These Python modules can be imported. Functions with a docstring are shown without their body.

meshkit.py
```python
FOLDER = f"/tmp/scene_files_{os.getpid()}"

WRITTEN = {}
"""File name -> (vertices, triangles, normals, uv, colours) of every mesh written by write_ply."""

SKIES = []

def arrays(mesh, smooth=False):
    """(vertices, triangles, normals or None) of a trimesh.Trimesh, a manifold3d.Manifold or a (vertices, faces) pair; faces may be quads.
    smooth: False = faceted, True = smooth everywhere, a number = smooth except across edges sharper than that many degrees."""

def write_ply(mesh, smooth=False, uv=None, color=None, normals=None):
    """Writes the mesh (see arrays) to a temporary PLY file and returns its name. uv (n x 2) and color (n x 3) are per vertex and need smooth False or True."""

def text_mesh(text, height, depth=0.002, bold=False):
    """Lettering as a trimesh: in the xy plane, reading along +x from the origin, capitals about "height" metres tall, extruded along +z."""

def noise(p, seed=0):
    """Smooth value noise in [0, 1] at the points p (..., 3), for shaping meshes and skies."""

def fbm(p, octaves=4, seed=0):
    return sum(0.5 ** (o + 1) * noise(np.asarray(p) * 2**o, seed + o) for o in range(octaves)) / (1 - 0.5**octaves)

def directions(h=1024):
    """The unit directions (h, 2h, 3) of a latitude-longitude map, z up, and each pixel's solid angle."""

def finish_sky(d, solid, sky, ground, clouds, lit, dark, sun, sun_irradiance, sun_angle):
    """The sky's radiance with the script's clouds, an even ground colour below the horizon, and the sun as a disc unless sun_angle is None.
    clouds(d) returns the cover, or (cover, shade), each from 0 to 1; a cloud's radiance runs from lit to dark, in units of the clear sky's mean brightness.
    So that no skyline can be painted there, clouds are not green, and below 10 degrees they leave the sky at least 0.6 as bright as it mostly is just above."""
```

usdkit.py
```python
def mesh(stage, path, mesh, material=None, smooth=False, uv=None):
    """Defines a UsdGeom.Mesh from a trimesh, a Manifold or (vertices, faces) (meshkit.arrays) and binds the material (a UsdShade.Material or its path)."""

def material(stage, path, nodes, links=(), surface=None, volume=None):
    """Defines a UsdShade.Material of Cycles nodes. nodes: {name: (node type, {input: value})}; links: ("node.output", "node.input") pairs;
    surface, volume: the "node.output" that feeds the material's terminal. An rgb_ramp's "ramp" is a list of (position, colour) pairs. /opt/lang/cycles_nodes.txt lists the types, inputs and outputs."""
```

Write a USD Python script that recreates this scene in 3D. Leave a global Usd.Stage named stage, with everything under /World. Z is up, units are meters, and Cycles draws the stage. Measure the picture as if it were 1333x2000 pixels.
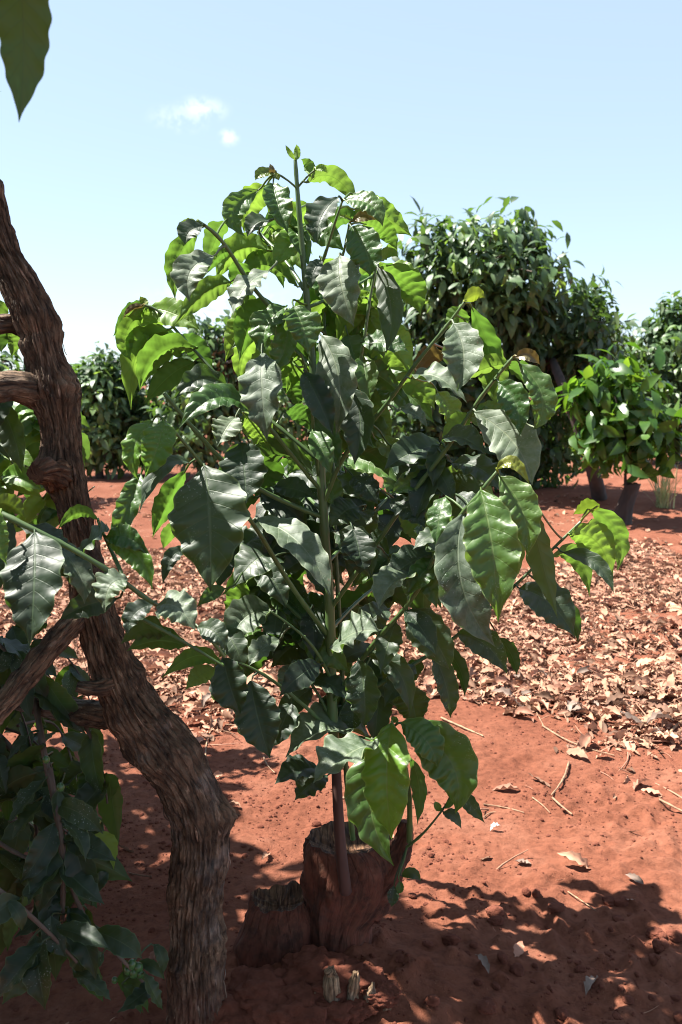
import math, random
import numpy as np, trimesh, usdkit, meshkit
from scipy.interpolate import CubicSpline, PchipInterpolator
from pxr import Usd, UsdGeom, UsdLux, UsdShade, Gf, Vt, Sdf

stage = Usd.Stage.CreateInMemory()
UsdGeom.SetStageUpAxis(stage, 'Z'); UsdGeom.SetStageMetersPerUnit(stage, 1.0)
UsdGeom.Xform.Define(stage, '/World')
# ------------------------------------------------------------------ camera, sky, sun, exposure
H, PITCH, F = 1.25, math.radians(8.4), 1700.0          # eye height, downward tilt, focal length in picture units (width 1333)
cam = UsdGeom.Camera.Define(stage, '/World/camera')
cam.AddTranslateOp().Set(Gf.Vec3d(0, 0, H)); cam.AddRotateXYZOp().Set(Gf.Vec3f(90 - math.degrees(PITCH), 0, 0))
cam.CreateHorizontalApertureAttr(24.0); cam.CreateVerticalApertureAttr(36.0)
cam.CreateFocalLengthAttr(24.0 * F / 1333); cam.CreateFStopAttr(7.5); cam.CreateFocusDistanceAttr(1.72)
cam.CreateExposureAttr(2.33)
S = np.array([-0.50, 0.09, 0.86]); S /= np.linalg.norm(S)             # direction towards the sun
SUN_EL, SUN_ROT = math.asin(S[2]), math.atan2(S[0], S[1])
sun = UsdLux.DistantLight.Define(stage, '/World/sun')
sun.CreateIntensityAttr(1.15); sun.CreateAngleAttr(0.53); sun.CreateNormalizeAttr(True); sun.CreateColorAttr(Gf.Vec3f(1.0, 0.95, 0.87))
_z = Gf.Vec3d(*map(float, S)); _x = Gf.Cross(Gf.Vec3d(0, 0, 1), _z).GetNormalized(); _y = Gf.Cross(_z, _x)
sun.AddTransformOp().Set(Gf.Matrix4d(_x[0], _x[1], _x[2], 0, _y[0], _y[1], _y[2], 0, _z[0], _z[1], _z[2], 0, 0, 0, 0, 1))

FW = np.array([0, math.cos(PITCH), -math.sin(PITCH)]); UP = np.array([0, math.sin(PITCH), math.cos(PITCH)]); CAM = np.array([0, 0, H])
def ray(u, v): return np.array([(u - 666.5) / F, 0, 0]) + UP * ((1000 - v) / F) + FW
def at(u, v, Y):
    d = ray(u, v); return CAM + d * (Y / d[1])
def px(p): return F / max(0.1, float((np.asarray(p) - CAM) @ FW))     # picture units per metre at p
def nrm(a): return a / (np.linalg.norm(a, axis=-1, keepdims=True) + 1e-12)
def proj(p):
    q = np.asarray(p) - CAM; d = q @ FW
    return 666.5 + F * q[..., 0] / d, 1000 - F * (q @ UP) / d

def cloud_nodes():
    n = {'tc': ('texture_coordinate', {}), 'sky': ('sky_texture', {'sky_type': 'single_scattering', 'sun_disc': False, 'sun_elevation': SUN_EL, 'sun_rotation': SUN_ROT, 'altitude': 1500.0, 'air_density': 1.0, 'aerosol_density': 1.5, 'ozone_density': 1.0}),
         'warp': ('noise_texture', {'scale': 70.0, 'detail': 6.0, 'roughness': 0.6}), 'fine': ('noise_texture', {'scale': 95.0, 'detail': 4.0, 'roughness': 0.6}),
         'bg': ('background_shader', {'strength': 0.05})}
    l = [('tc.generated', 'warp.vector'), ('tc.generated', 'fine.vector')]
    prev = None
    for i, (u, v, r, sx, a) in enumerate([(394, 213, .016, .45, .36), (447, 268, .0115, .8, .42), (352, 231, .018, .42, .2), (425, 600, .04, .35, .3)]):
        d = nrm(ray(u, v))
        n[f'sub{i}'] = ('vector_math', {'math_type': 'subtract', 'vector2': tuple(d)})
        n[f'scl{i}'] = ('vector_math', {'math_type': 'multiply', 'vector2': (sx, sx, 1.0)})
        n[f'len{i}'] = ('vector_math', {'math_type': 'length'})
        n[f'rng{i}'] = ('map_range', {'range_type': 'smoothstep', 'from_min': r, 'from_max': 0.0, 'to_min': 0.0, 'to_max': a, 'clamp': True})
        l += [('tc.generated', f'sub{i}.vector1'), (f'sub{i}.vector', f'scl{i}.vector1'), (f'scl{i}.vector', f'len{i}.vector1'), (f'len{i}.value', f'rng{i}.value')]
        if prev:
            n[f'add{i}'] = ('math', {'math_type': 'maximum'}); l += [(prev, f'add{i}.value1'), (f'rng{i}.result', f'add{i}.value2')]; prev = f'add{i}.value'
        else: prev = f'rng{i}.result'
    n['wr'] = ('map_range', {'range_type': 'smoothstep', 'from_min': 0.36, 'from_max': 0.62, 'to_min': 0.0, 'to_max': 1.0, 'clamp': True})
    n['mul'] = ('math', {'math_type': 'multiply', 'use_clamp': True}); n['mul2'] = ('math', {'math_type': 'multiply', 'use_clamp': True, 'value2': 1.1})
    n['mix'] = ('mix', {'mix_type': 'mix', 'color2': (7.2, 7.2, 7.3)})
    n['tint'] = ('mix', {'mix_type': 'mix', 'fac': 0.55, 'color2': (3.25, 4.0, 5.0)})
    l += [('warp.fac', 'wr.value'), (prev, 'mul.value1'), ('wr.result', 'mul.value2'), ('mul.value', 'mul2.value1'), ('mul2.value', 'mix.fac'), ('sky.color', 'tint.color1'), ('tint.color', 'mix.color1'), ('mix.color', 'bg.color')]
    return n, l
_n, _l = cloud_nodes()
sky_mat = usdkit.material(stage, '/World/Looks/sky_look', _n, _l, surface='bg.background')
dome = UsdLux.DomeLight.Define(stage, '/World/sky'); dome.CreateIntensityAttr(1.0)
UsdShade.MaterialBindingAPI.Apply(dome.GetPrim()).Bind(sky_mat)
dome.GetPrim().SetCustomDataByKey('kind', 'structure')
dome.GetPrim().SetCustomDataByKey('label', 'pale blue clear sky with two tiny white clouds'); dome.GetPrim().SetCustomDataByKey('category', 'sky')

# ------------------------------------------------------------------ scene tree helpers
used = {}
def path_for(name, parent='/World'):
    k = (parent, name); i = used.get(k, 0); used[k] = i + 1
    return f'{parent}/{name}' if i == 0 else f'{parent}/{name}_{i:03d}'
def tag(p, label=None, cat=None, group=None, kind=None):
    for k, v in (('label', label), ('category', cat), ('group', group), ('kind', kind)):
        if v: p.SetCustomDataByKey(k, v)
    return p
def thing(name, label, cat, loc=(0, 0, 0), group=None, kind=None):
    x = UsdGeom.Xform.Define(stage, path_for(name)); x.AddTranslateOp().Set(Gf.Vec3d(*map(float, loc)))
    return tag(x.GetPrim(), label, cat, group, kind)
def obj(name, v, f, m, parent=None, smooth=True, uv=None, kind=None):
    """one Mesh prim; v in world metres, moved into the parent thing's own space"""
    v = np.asarray(v, float); pp = '/World'; off = np.zeros(3)
    if parent is not None:
        pp = str(parent.GetPath()); q = parent
        while str(q.GetPath()) != '/World':
            if q.IsA(UsdGeom.Xformable) and not q.IsA(UsdGeom.Mesh):
                o = q.GetAttribute('xformOp:translate').Get(); off = off + np.array(o) if o is not None else off
            q = q.GetParent()
    p = usdkit.mesh(stage, path_for(name, pp), (v - off, f), m, smooth=smooth, uv=uv).GetPrim()
    if kind: p.SetCustomDataByKey('kind', kind)
    return p

# ------------------------------------------------------------------ materials
def leaf_material(name, upper, upper2, under, trans, vein, tfac=0.34, rough=0.36, speck=0.25, nv=9.0, uvs=True, vary=0.35, island=False, dust_glare=0.0):
    n = {'geo': ('geometry', {}), 'inf': ('object_info', {}),
         'noi': ('noise_texture', {'scale': 22.0, 'detail': 3.0}), 'mixu': ('mix', {'color1': upper, 'color2': upper2}),
         'nr': ('map_range', {'from_min': 0.35, 'from_max': 0.65, 'to_min': 0.0, 'to_max': 1.0, 'clamp': True}),
         'rnd': ('map_range', {'from_min': 0.0, 'from_max': 1.0, 'to_min': 1.0 - vary, 'to_max': 1.0 + vary}),
         'hue': ('map_range', {'from_min': 0.0, 'from_max': 1.0, 'to_min': 0.515, 'to_max': 0.485}),
         'hsvu': ('hsv', {'saturation': 1.0}), 'hsvd': ('hsv', {'saturation': 1.0, 'color': under}), 'hsvt': ('hsv', {'saturation': 1.0, 'color': trans}),
         'pu': ('principled_bsdf', {'roughness': rough, 'specular_ior_level': 0.5}), 'pd': ('principled_bsdf', {'roughness': 0.6, 'specular_ior_level': 0.35}),
         'mside': ('mix_closure', {}), 'tr': ('translucent_bsdf', {}), 'mt': ('mix_closure', {'fac': tfac})}
    r = 'geo.random_per_island' if island else 'inf.random'
    l = [('geo.position', 'noi.vector'), ('noi.fac', 'nr.value'), ('nr.result', 'mixu.fac'), (r, 'rnd.value'), (r, 'hue.value'),
         ('rnd.result', 'hsvu.value'), ('rnd.result', 'hsvd.value'), ('rnd.result', 'hsvt.value'), ('hue.result', 'hsvu.hue'), ('hue.result', 'hsvt.hue'),
         ('geo.backfacing', 'mside.fac'), ('pu.BSDF', 'mside.closure1'), ('pd.BSDF', 'mside.closure2'), ('mside.closure', 'mt.closure1'), ('tr.BSDF', 'mt.closure2')]
    top = 'mixu.color'
    if uvs:
        n |= {'uv': ('uvmap', {'attribute': 'st'}), 'sep': ('separate_xyz', {}), 'u2': ('math', {'math_type': 'multiply_add', 'value2': 2.0, 'value3': -1.0}), 'ax': ('math', {'math_type': 'absolute'}),
              'mid': ('map_range', {'range_type': 'smoothstep', 'from_min': 0.055, 'from_max': 0.012, 'to_min': 0.0, 'to_max': 1.0, 'clamp': True}),
              'sh': ('math', {'math_type': 'multiply_add', 'value2': -0.15}), 'nvm': ('math', {'math_type': 'multiply', 'value2': nv}), 'fr': ('math', {'math_type': 'fraction'}),
              'pp': ('math', {'math_type': 'subtract', 'value2': 0.5}), 'pa': ('math', {'math_type': 'absolute'}),
              'lat': ('map_range', {'range_type': 'smoothstep', 'from_min': 0.44, 'from_max': 0.5, 'to_min': 0.0, 'to_max': 0.6, 'clamp': True}),
              'vm': ('math', {'math_type': 'maximum'}), 'ed': ('map_range', {'range_type': 'smoothstep', 'from_min': .90, 'from_max': .99, 'to_min': 0., 'to_max': .8, 'clamp': True}), 've': ('math', {'math_type': 'maximum'}), 'mixv': ('mix', {'color2': vein}), 'mixt': ('mix', {'color2': tuple(c * .55 for c in trans)}), 'mixd': ('mix', {'color2': tuple(min(1, c * 1.5) for c in under)}),
              'vw': ('math', {'math_type': 'multiply', 'value2': 0.6}), 'bmp': ('bump', {'strength': 0.35, 'distance': 0.0015, 'invert': True})}
        l += [('uv.UV', 'sep.vector'), ('sep.x', 'u2.value1'), ('u2.value', 'ax.value1'), ('ax.value', 'mid.value'), ('ax.value', 'sh.value1'), ('sep.y', 'sh.value3'), ('sh.value', 'nvm.value1'), ('nvm.value', 'fr.value1'),
              ('fr.value', 'pp.value1'), ('pp.value', 'pa.value1'), ('pa.value', 'lat.value'), ('mid.result', 'vm.value1'), ('lat.result', 'vm.value2'), ('vm.value', 'vw.value1'), ('ax.value', 'ed.value'), ('vw.value', 've.value1'), ('ed.result', 've.value2'), ('ve.value', 'mixv.fac'), ('mixu.color', 'mixv.color1'),
              ('hsvt.color', 'mixt.color1'), ('vw.value', 'mixt.fac'), ('mixt.color', 'tr.color'), ('hsvd.color', 'mixd.color1'), ('mid.result', 'mixd.fac'), ('mixd.color', 'pd.base_color'), ('vm.value', 'bmp.height'), ('bmp.normal', 'pu.normal'), ('bmp.normal', 'pd.normal')]
        top = 'mixv.color'
    else:
        l += [('hsvt.color', 'tr.color'), ('hsvd.color', 'pd.base_color')]
    l.append((top, 'hsvu.color')); top = 'hsvu.color'
    if speck:
        n |= {'vor': ('voronoi_texture', {'scale': 210.0, 'randomness': 1.0}), 'sp1': ('map_range', {'range_type': 'smoothstep', 'from_min': 0.26, 'from_max': 0.12, 'to_min': 0.0, 'to_max': 1.0, 'clamp': True}),
              'sn': ('noise_texture', {'scale': 14.0, 'detail': 2.0}), 'sp2': ('map_range', {'from_min': 0.52, 'from_max': 0.72, 'to_min': 0.0, 'to_max': speck * 2.2, 'clamp': True}),
              'spm': ('math', {'math_type': 'multiply', 'use_clamp': True}), 'dn': ('noise_texture', {'scale': 60.0, 'detail': 4.0, 'roughness': 0.7}), 'dr': ('map_range', {'from_min': 0.3, 'from_max': 0.7, 'to_min': 0.0, 'to_max': dust_glare, 'clamp': True}),
              'bn': ('noise_texture', {'scale': 38.0, 'detail': 3.0, 'roughness': .65}), 'br': ('map_range', {'range_type': 'smoothstep', 'from_min': .70, 'from_max': .75, 'to_min': 0., 'to_max': .85, 'clamp': True}), 'mbr': ('mix', {'color2': (.085, .045, .02)}), 'spx': ('math', {'math_type': 'maximum'}), 'mixs': ('mix', {'color2': (0.34, 0.40, 0.32)}), 'rr': ('math', {'math_type': 'multiply_add', 'value2': 0.35, 'value3': rough})}
        l += [('geo.position', 'vor.vector'), ('vor.distance', 'sp1.value'), ('geo.position', 'sn.vector'), ('sn.fac', 'sp2.value'), ('sp1.result', 'spm.value1'), ('sp2.result', 'spm.value2'), ('geo.position', 'dn.vector'), ('dn.fac', 'dr.value'),
              ('spm.value', 'spx.value1'), ('dr.result', 'spx.value2'), ('spx.value', 'mixs.fac'), ('geo.position', 'bn.vector'), ('bn.fac', 'br.value'), ('br.result', 'mbr.fac'), (top, 'mbr.color1'), ('mbr.color', 'mixs.color1'), ('spx.value', 'rr.value1'), ('rr.value', 'pu.roughness')]
        top = 'mixs.color'
    l.append((top, 'pu.base_color'))
    return usdkit.material(stage, f'/World/Looks/{name}', n, l, surface='mt.closure')

M = {}
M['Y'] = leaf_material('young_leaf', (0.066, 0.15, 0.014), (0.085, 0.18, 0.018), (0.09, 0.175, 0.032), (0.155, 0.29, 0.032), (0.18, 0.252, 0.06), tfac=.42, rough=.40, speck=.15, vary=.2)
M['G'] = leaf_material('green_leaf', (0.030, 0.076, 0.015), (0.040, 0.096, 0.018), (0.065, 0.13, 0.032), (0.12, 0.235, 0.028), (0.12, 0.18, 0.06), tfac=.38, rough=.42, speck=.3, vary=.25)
M['D'] = leaf_material('mature_leaf', (0.0085, 0.0225, 0.0105), (0.0125, 0.030, 0.012), (0.039, 0.069, 0.027), (0.085, 0.18, 0.016), (0.072, 0.114, 0.048), tfac=.32, rough=.50, speck=.4, vary=.25, dust_glare=.03)
M['P'] = leaf_material('dusty_glare_leaf', (0.02275, 0.0468, 0.0169), (0.0325, 0.0598, 0.0208), (0.04875, 0.0845, 0.0325), (0.09, 0.18, 0.018), (0.143, 0.1755, 0.091), tfac=.30, rough=.50, speck=.6, vary=.2, dust_glare=.32)  # pale grey stands for dust and for glare painted into the colour
M['L'] = leaf_material('yellow_leaf', (0.10, 0.15, 0.018), (0.11, 0.13, 0.02), (0.11, 0.15, 0.022), (0.18, 0.27, 0.022), (0.21, 0.24, 0.048), tfac=.40, rough=.32, speck=0, vary=.2)
M['B'] = leaf_material('bronze_leaf', (0.085, 0.068, 0.03), (0.07, 0.075, 0.024), (0.10, 0.072, 0.032), (0.13, 0.10, 0.02), (0.18, 0.168, 0.06), tfac=.30, rough=.28, speck=0, vary=.2)
M['bush'] = leaf_material('bush_leaf', (0.044, 0.086, 0.035), (0.080, 0.140, 0.048), (0.11, 0.165, 0.075), (0.20, 0.34, 0.045), (0.075, 0.075, 0.075), tfac=.32, rough=.46, speck=0, uvs=False, vary=.4)
M['bush_i'] = leaf_material('bush_foliage', (0.044, 0.086, 0.035), (0.080, 0.140, 0.048), (0.11, 0.165, 0.075), (0.20, 0.34, 0.045), (0.075, 0.075, 0.075), tfac=.32, rough=.46, speck=0, uvs=False, vary=.4, island=True)
M['fresh'] = leaf_material('fresh_bush_leaf', (0.0325, 0.0845, 0.013), (0.04875, 0.1105, 0.01625), (0.065, 0.13, 0.02925), (0.13, 0.26, 0.01625), (0.065, 0.065, 0.065), tfac=.40, rough=.34, speck=0, uvs=False, vary=.3)
M['fresh_i'] = leaf_material('fresh_bush_foliage', (0.0325, 0.0845, 0.013), (0.04875, 0.1105, 0.01625), (0.065, 0.13, 0.02925), (0.13, 0.26, 0.01625), (0.065, 0.065, 0.065), tfac=.40, rough=.34, speck=0, uvs=False, vary=.3, island=True)
M['dead_i'] = leaf_material('withered_foliage', (0.12, 0.054, 0.03), (0.078, 0.045, 0.027), (0.12, 0.066, 0.036), (0.12, 0.054, 0.018), (0.06, 0.06, 0.06), tfac=.2, rough=.6, speck=0, uvs=False, vary=.5, island=True)

def stem_material(name, c1, c2, rough=.45, scale=30.):
    return usdkit.material(stage, f'/World/Looks/{name}', {'geo': ('geometry', {}), 'mp': ('mapping', {'scale': (1, 1, .3)}), 'n': ('noise_texture', {'scale': scale, 'detail': 4.0}), 'r': ('rgb_ramp', {'ramp': [(0.3, c1), (0.7, c2)]}),
        'b': ('bump', {'strength': .4, 'distance': .001}), 'p': ('principled_bsdf', {'roughness': rough})},
        [('geo.position', 'mp.vector'), ('mp.vector', 'n.vector'), ('n.fac', 'r.fac'), ('r.color', 'p.base_color'), ('n.fac', 'b.height'), ('b.normal', 'p.normal')], surface='p.BSDF')
M['stem'] = stem_material('green_stem', (.030, .062, .016), (.058, .10, .028))
M['stem_brown'] = stem_material('woody_stem', (.10, .07, .035), (.20, .15, .08), rough=.7)
M['twig'] = stem_material('bush_twig', (.055, .038, .027), (.10, .07, .05), rough=.8)
M['straw'] = stem_material('dry_straw', (.12, .065, .036), (.28, .175, .10), rough=.8, scale=60.)
M['redstem'] = stem_material('russet_sprout_bark', (.032, .012, .008), (.06, .023, .015), rough=.75)
M['root'] = stem_material('earthy_root_wood', (.022, .009, .006), (.085, .034, .020), rough=.9, scale=38.)
M['berry'] = stem_material('green_berry', (.03, .07, .02), (.045, .10, .03), rough=.3)

def bark_material(name, dark, mid, light, s=1.0, soil=None):
    n = {'uv': ('uvmap', {'attribute': 'st'}), 'mp': ('mapping', {'scale': (165 * s, 34 * s, 1)}), 'mp2': ('mapping', {'scale': (30, 14, 1)}), 'geo': ('geometry', {}),
         'n1': ('noise_texture', {'scale': 1.0, 'detail': 6.0, 'roughness': .65, 'distortion': .6}), 'n2': ('noise_texture', {'scale': 1.0, 'detail': 4.0, 'distortion': .4}), 'n3': ('noise_texture', {'scale': 26.0, 'detail': 5.0, 'roughness': .7}),
         'r1': ('rgb_ramp', {'ramp': [(.36, dark), (.46, mid), (.55, mid), (.68, light)]}), 'r2': ('map_range', {'from_min': .48, 'from_max': .70, 'to_min': 0., 'to_max': .75, 'clamp': True}),
         'mx': ('mix', {'color2': tuple(.6 * a + .4 * b for a, b in zip(light, mid))}), 'm3': ('mix', {'mix_type': 'multiply', 'fac': .8}), 'r3': ('rgb_ramp', {'ramp': [(.35, (.35, .33, .32)), (.65, (1.35, 1.3, 1.25))]}),
         'b': ('bump', {'strength': .75, 'distance': .008}), 'b2': ('bump', {'strength': .6, 'distance': .003}), 'vd': ('vector_math', {'math_type': 'multiply_add', 'vector2': (.55, .55, .55)}), 'mpv': ('mapping', {'scale': (88 * s, 15 * s, 1)}), 'vc': ('voronoi_texture', {'scale': 1.0, 'feature': 'distance_to_edge'}), 'cr': ('map_range', {'range_type': 'smoothstep', 'from_min': .0, 'from_max': .16, 'to_min': .45, 'to_max': 1., 'clamp': True}), 'mc': ('mix', {'mix_type': 'multiply', 'fac': .85}), 'hs': ('math', {'math_type': 'multiply_add', 'value2': .7}),
         'g1': ('noise_texture', {'scale': 11.0, 'detail': 6.0, 'roughness': .7}), 'g2': ('map_range', {'from_min': .54, 'from_max': .64, 'to_min': 0., 'to_max': .55, 'clamp': True}), 'mg': ('mix', {'color2': tuple(.5 * a + .55 * sum(light) / 3 for a in mid)}),
         'p': ('principled_bsdf', {'roughness': .85, 'specular_ior_level': .25})}
    l = [('geo.position', 'g1.vector'), ('g1.fac', 'g2.value'), ('g2.result', 'mg.fac'), ('mx.color', 'mg.color1'), ('uv.UV', 'mp.vector'), ('uv.UV', 'mp2.vector'), ('mp.vector', 'n1.vector'), ('mp2.vector', 'n2.vector'), ('geo.position', 'n3.vector'), ('n1.fac', 'r1.fac'), ('n2.fac', 'r2.value'), ('r2.result', 'mx.fac'), ('r1.color', 'mx.color1'),
         ('n1.color', 'vd.vector1'), ('uv.UV', 'mpv.vector'), ('mpv.vector', 'vd.vector3'), ('vd.vector', 'vc.vector'), ('vc.distance', 'cr.value'), ('mg.color', 'mc.color1'), ('cr.result', 'mc.color2'), ('mc.color', 'm3.color1'), ('cr.result', 'hs.value1'), ('n1.fac', 'hs.value3'), ('n3.fac', 'r3.fac'), ('r3.color', 'm3.color2'), ('hs.value', 'b.height'), ('n3.fac', 'b2.height'), ('b.normal', 'b2.normal'), ('b2.normal', 'p.normal')]
    top = 'm3.color'
    if soil:
        n |= {'sx': ('separate_xyz', {}), 'sr': ('map_range', {'from_min': soil, 'from_max': 0.02, 'to_min': 0., 'to_max': .8, 'clamp': True}), 'ms': ('mix', {'color2': (.11, .034, .020)}), 'sm': ('math', {'math_type': 'multiply', 'use_clamp': True}), 'sq': ('map_range', {'from_min': .4, 'from_max': .6, 'to_min': .3, 'to_max': 1.3, 'clamp': True})}
        l += [('geo.position', 'sx.vector'), ('sx.z', 'sr.value'), ('n3.fac', 'sq.value'), ('sr.result', 'sm.value1'), ('sq.result', 'sm.value2'), ('sm.value', 'ms.fac'), (top, 'ms.color1')]; top = 'ms.color'
    l.append((top, 'p.base_color'))
    return usdkit.material(stage, f'/World/Looks/{name}', n, l, surface='p.BSDF')
M['bark'] = bark_material('old_bark', (.030, .018, .011), (.100, .064, .040), (.24, .17, .115), soil=.2)
M['bark_stump'] = bark_material('stump_bark', (.022, .010, .007), (.072, .031, .019), (.15, .075, .046), s=.6, soil=.62)
M['bark_pale'] = bark_material('peeling_bark', (.06, .035, .024), (.16, .10, .068), (.32, .22, .15))
M['wood'] = bark_material('cut_wood', (.035, .016, .010), (.10, .048, .027), (.24, .145, .08))
M['bark_bush'] = stem_material('bush_bark', (.016, .010, .008), (.042, .026, .019), rough=.9, scale=20.)

def soil_material(name, cols, bump=1.0):
    n = {'geo': ('geometry', {}), 'a': ('noise_texture', {'scale': 2.4, 'detail': 8.0, 'roughness': .72}), 'b': ('noise_texture', {'scale': 45.0, 'detail': 6.0, 'roughness': .7}), 'c': ('noise_texture', {'scale': 320.0, 'detail': 3.0, 'roughness': .7}),
         'r': ('rgb_ramp', {'ramp': [(.3, cols[0]), (.5, cols[1]), (.72, cols[2])]}), 'rb': ('rgb_ramp', {'ramp': [(.28, (.50, .46, .44)), (.5, (1., 1., 1.)), (.72, (1.3, 1.3, 1.3))]}), 'm': ('mix', {'mix_type': 'multiply', 'fac': .8}),
         'v': ('voronoi_texture', {'scale': 130.0}), 'vr': ('map_range', {'range_type': 'smoothstep', 'from_min': .16, 'from_max': .10, 'to_min': 0., 'to_max': .5, 'clamp': True}), 'vn': ('noise_texture', {'scale': 9.0, 'detail': 2.0}), 'vq': ('map_range', {'from_min': .55, 'from_max': .65, 'to_min': 0., 'to_max': 1., 'clamp': True}),
         'vm': ('math', {'math_type': 'multiply'}), 'mp': ('mix', {'color2': (.26, .14, .085)}), 'b1': ('bump', {'strength': .8 * bump, 'distance': .012}), 'b2': ('bump', {'strength': .8 * bump, 'distance': .003}), 'p': ('principled_bsdf', {'roughness': .95, 'specular_ior_level': .12, 'diffuse_roughness': .5})}
    l = [('geo.position', 'a.vector'), ('geo.position', 'b.vector'), ('geo.position', 'c.vector'), ('geo.position', 'v.vector'), ('geo.position', 'vn.vector'), ('a.fac', 'r.fac'), ('b.fac', 'rb.fac'), ('r.color', 'm.color1'), ('rb.color', 'm.color2'),
         ('v.distance', 'vr.value'), ('vn.fac', 'vq.value'), ('vr.result', 'vm.value1'), ('vq.result', 'vm.value2'), ('vm.value', 'mp.fac'), ('m.color', 'mp.color1'), ('mp.color', 'p.base_color'),
         ('b.fac', 'b1.height'), ('c.fac', 'b2.height'), ('b1.normal', 'b2.normal'), ('b2.normal', 'p.normal')]
    return usdkit.material(stage, f'/World/Looks/{name}', n, l, surface='p.BSDF')
M['soil'] = soil_material('red_soil_look', ((.115, .038, .021), (.156, .056, .032), (.200, .086, .054)))
M['clod'] = soil_material('soil_clod_look', ((.095, .030, .018), (.125, .042, .026), (.16, .060, .038)))

def litter_material(name, c1, c2):
    return usdkit.material(stage, f'/World/Looks/{name}', {'inf': ('object_info', {}), 'geo': ('geometry', {}), 'n': ('noise_texture', {'scale': 40., 'detail': 4., 'roughness': .65}), 'r': ('rgb_ramp', {'ramp': [(.3, c1), (.7, c2)]}),
        'rv': ('map_range', {'from_min': 0., 'from_max': 1., 'to_min': .7, 'to_max': 1.35}), 'h': ('hsv', {}), 'p': ('principled_bsdf', {'roughness': .75, 'specular_ior_level': .25}), 't': ('translucent_bsdf', {}), 'm': ('mix_closure', {'fac': .15})},
        [('geo.position', 'n.vector'), ('n.fac', 'r.fac'), ('inf.random', 'rv.value'), ('r.color', 'h.color'), ('rv.result', 'h.value'), ('h.color', 'p.base_color'), ('h.color', 't.color'), ('p.BSDF', 'm.closure1'), ('t.BSDF', 'm.closure2')], surface='m.closure')
M['lit1'] = litter_material('tan_dry_leaf', (.25, .125, .078), (.37, .215, .14))
M['lit2'] = litter_material('pink_dry_leaf', (.25, .115, .075), (.34, .18, .12))
M['lit3'] = litter_material('brown_dry_leaf', (.10, .052, .034), (.18, .10, .062))
M['lit4'] = litter_material('grey_dry_leaf', (.13, .09, .07), (.20, .15, .12))
M['white'] = litter_material('bleached_scrap', (.62, .58, .55), (.75, .72, .7))

# ------------------------------------------------------------------ ground
def height(x, y):
    x, y = np.asarray(x, float), np.asarray(y, float)
    p = lambda s, o=0.: np.stack([x * s + o, y * s + o * 1.7, np.full_like(x, o)], -1)
    near = np.clip((9 - y) / 5, 0.6, 1) * np.clip((60 - y) / 20, 0, 1)
    h = .05 * (meshkit.fbm(p(1.1, 3.1), 3) - .5)
    h = h + near * (.028 * (meshkit.fbm(p(5.5, 7.7), 3) - .5) + .020 * (np.abs(meshkit.fbm(p(17., 1.3), 3) - .5)) + .011 * (meshkit.fbm(p(55., 9.2), 2) - .5))
    rough = np.clip(meshkit.noise(p(2.3, 5.)) * 1.6 - .35 + np.exp(-((x - .5) ** 2 / .35 + (y - 1.6) ** 2 / .12)), 0, 1.3)
    h = h + near * rough * .022 * np.clip(meshkit.noise(p(33., 2.2)) - .45, 0, 1) * 2
    h = h + .07 * np.exp(-((x - .0) ** 2 / .09 + (y - 1.62) ** 2 / .06)) + .10 * np.exp(-((x - 2.6) ** 2 / 1.2 + (y - 9.2) ** 2 / .5)) + .08 * np.exp(-((x + 3.) ** 2 / 8 + (y - 8.6) ** 2 / .35)) * (.5 + meshkit.noise(p(2.5)))
    return h
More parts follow.
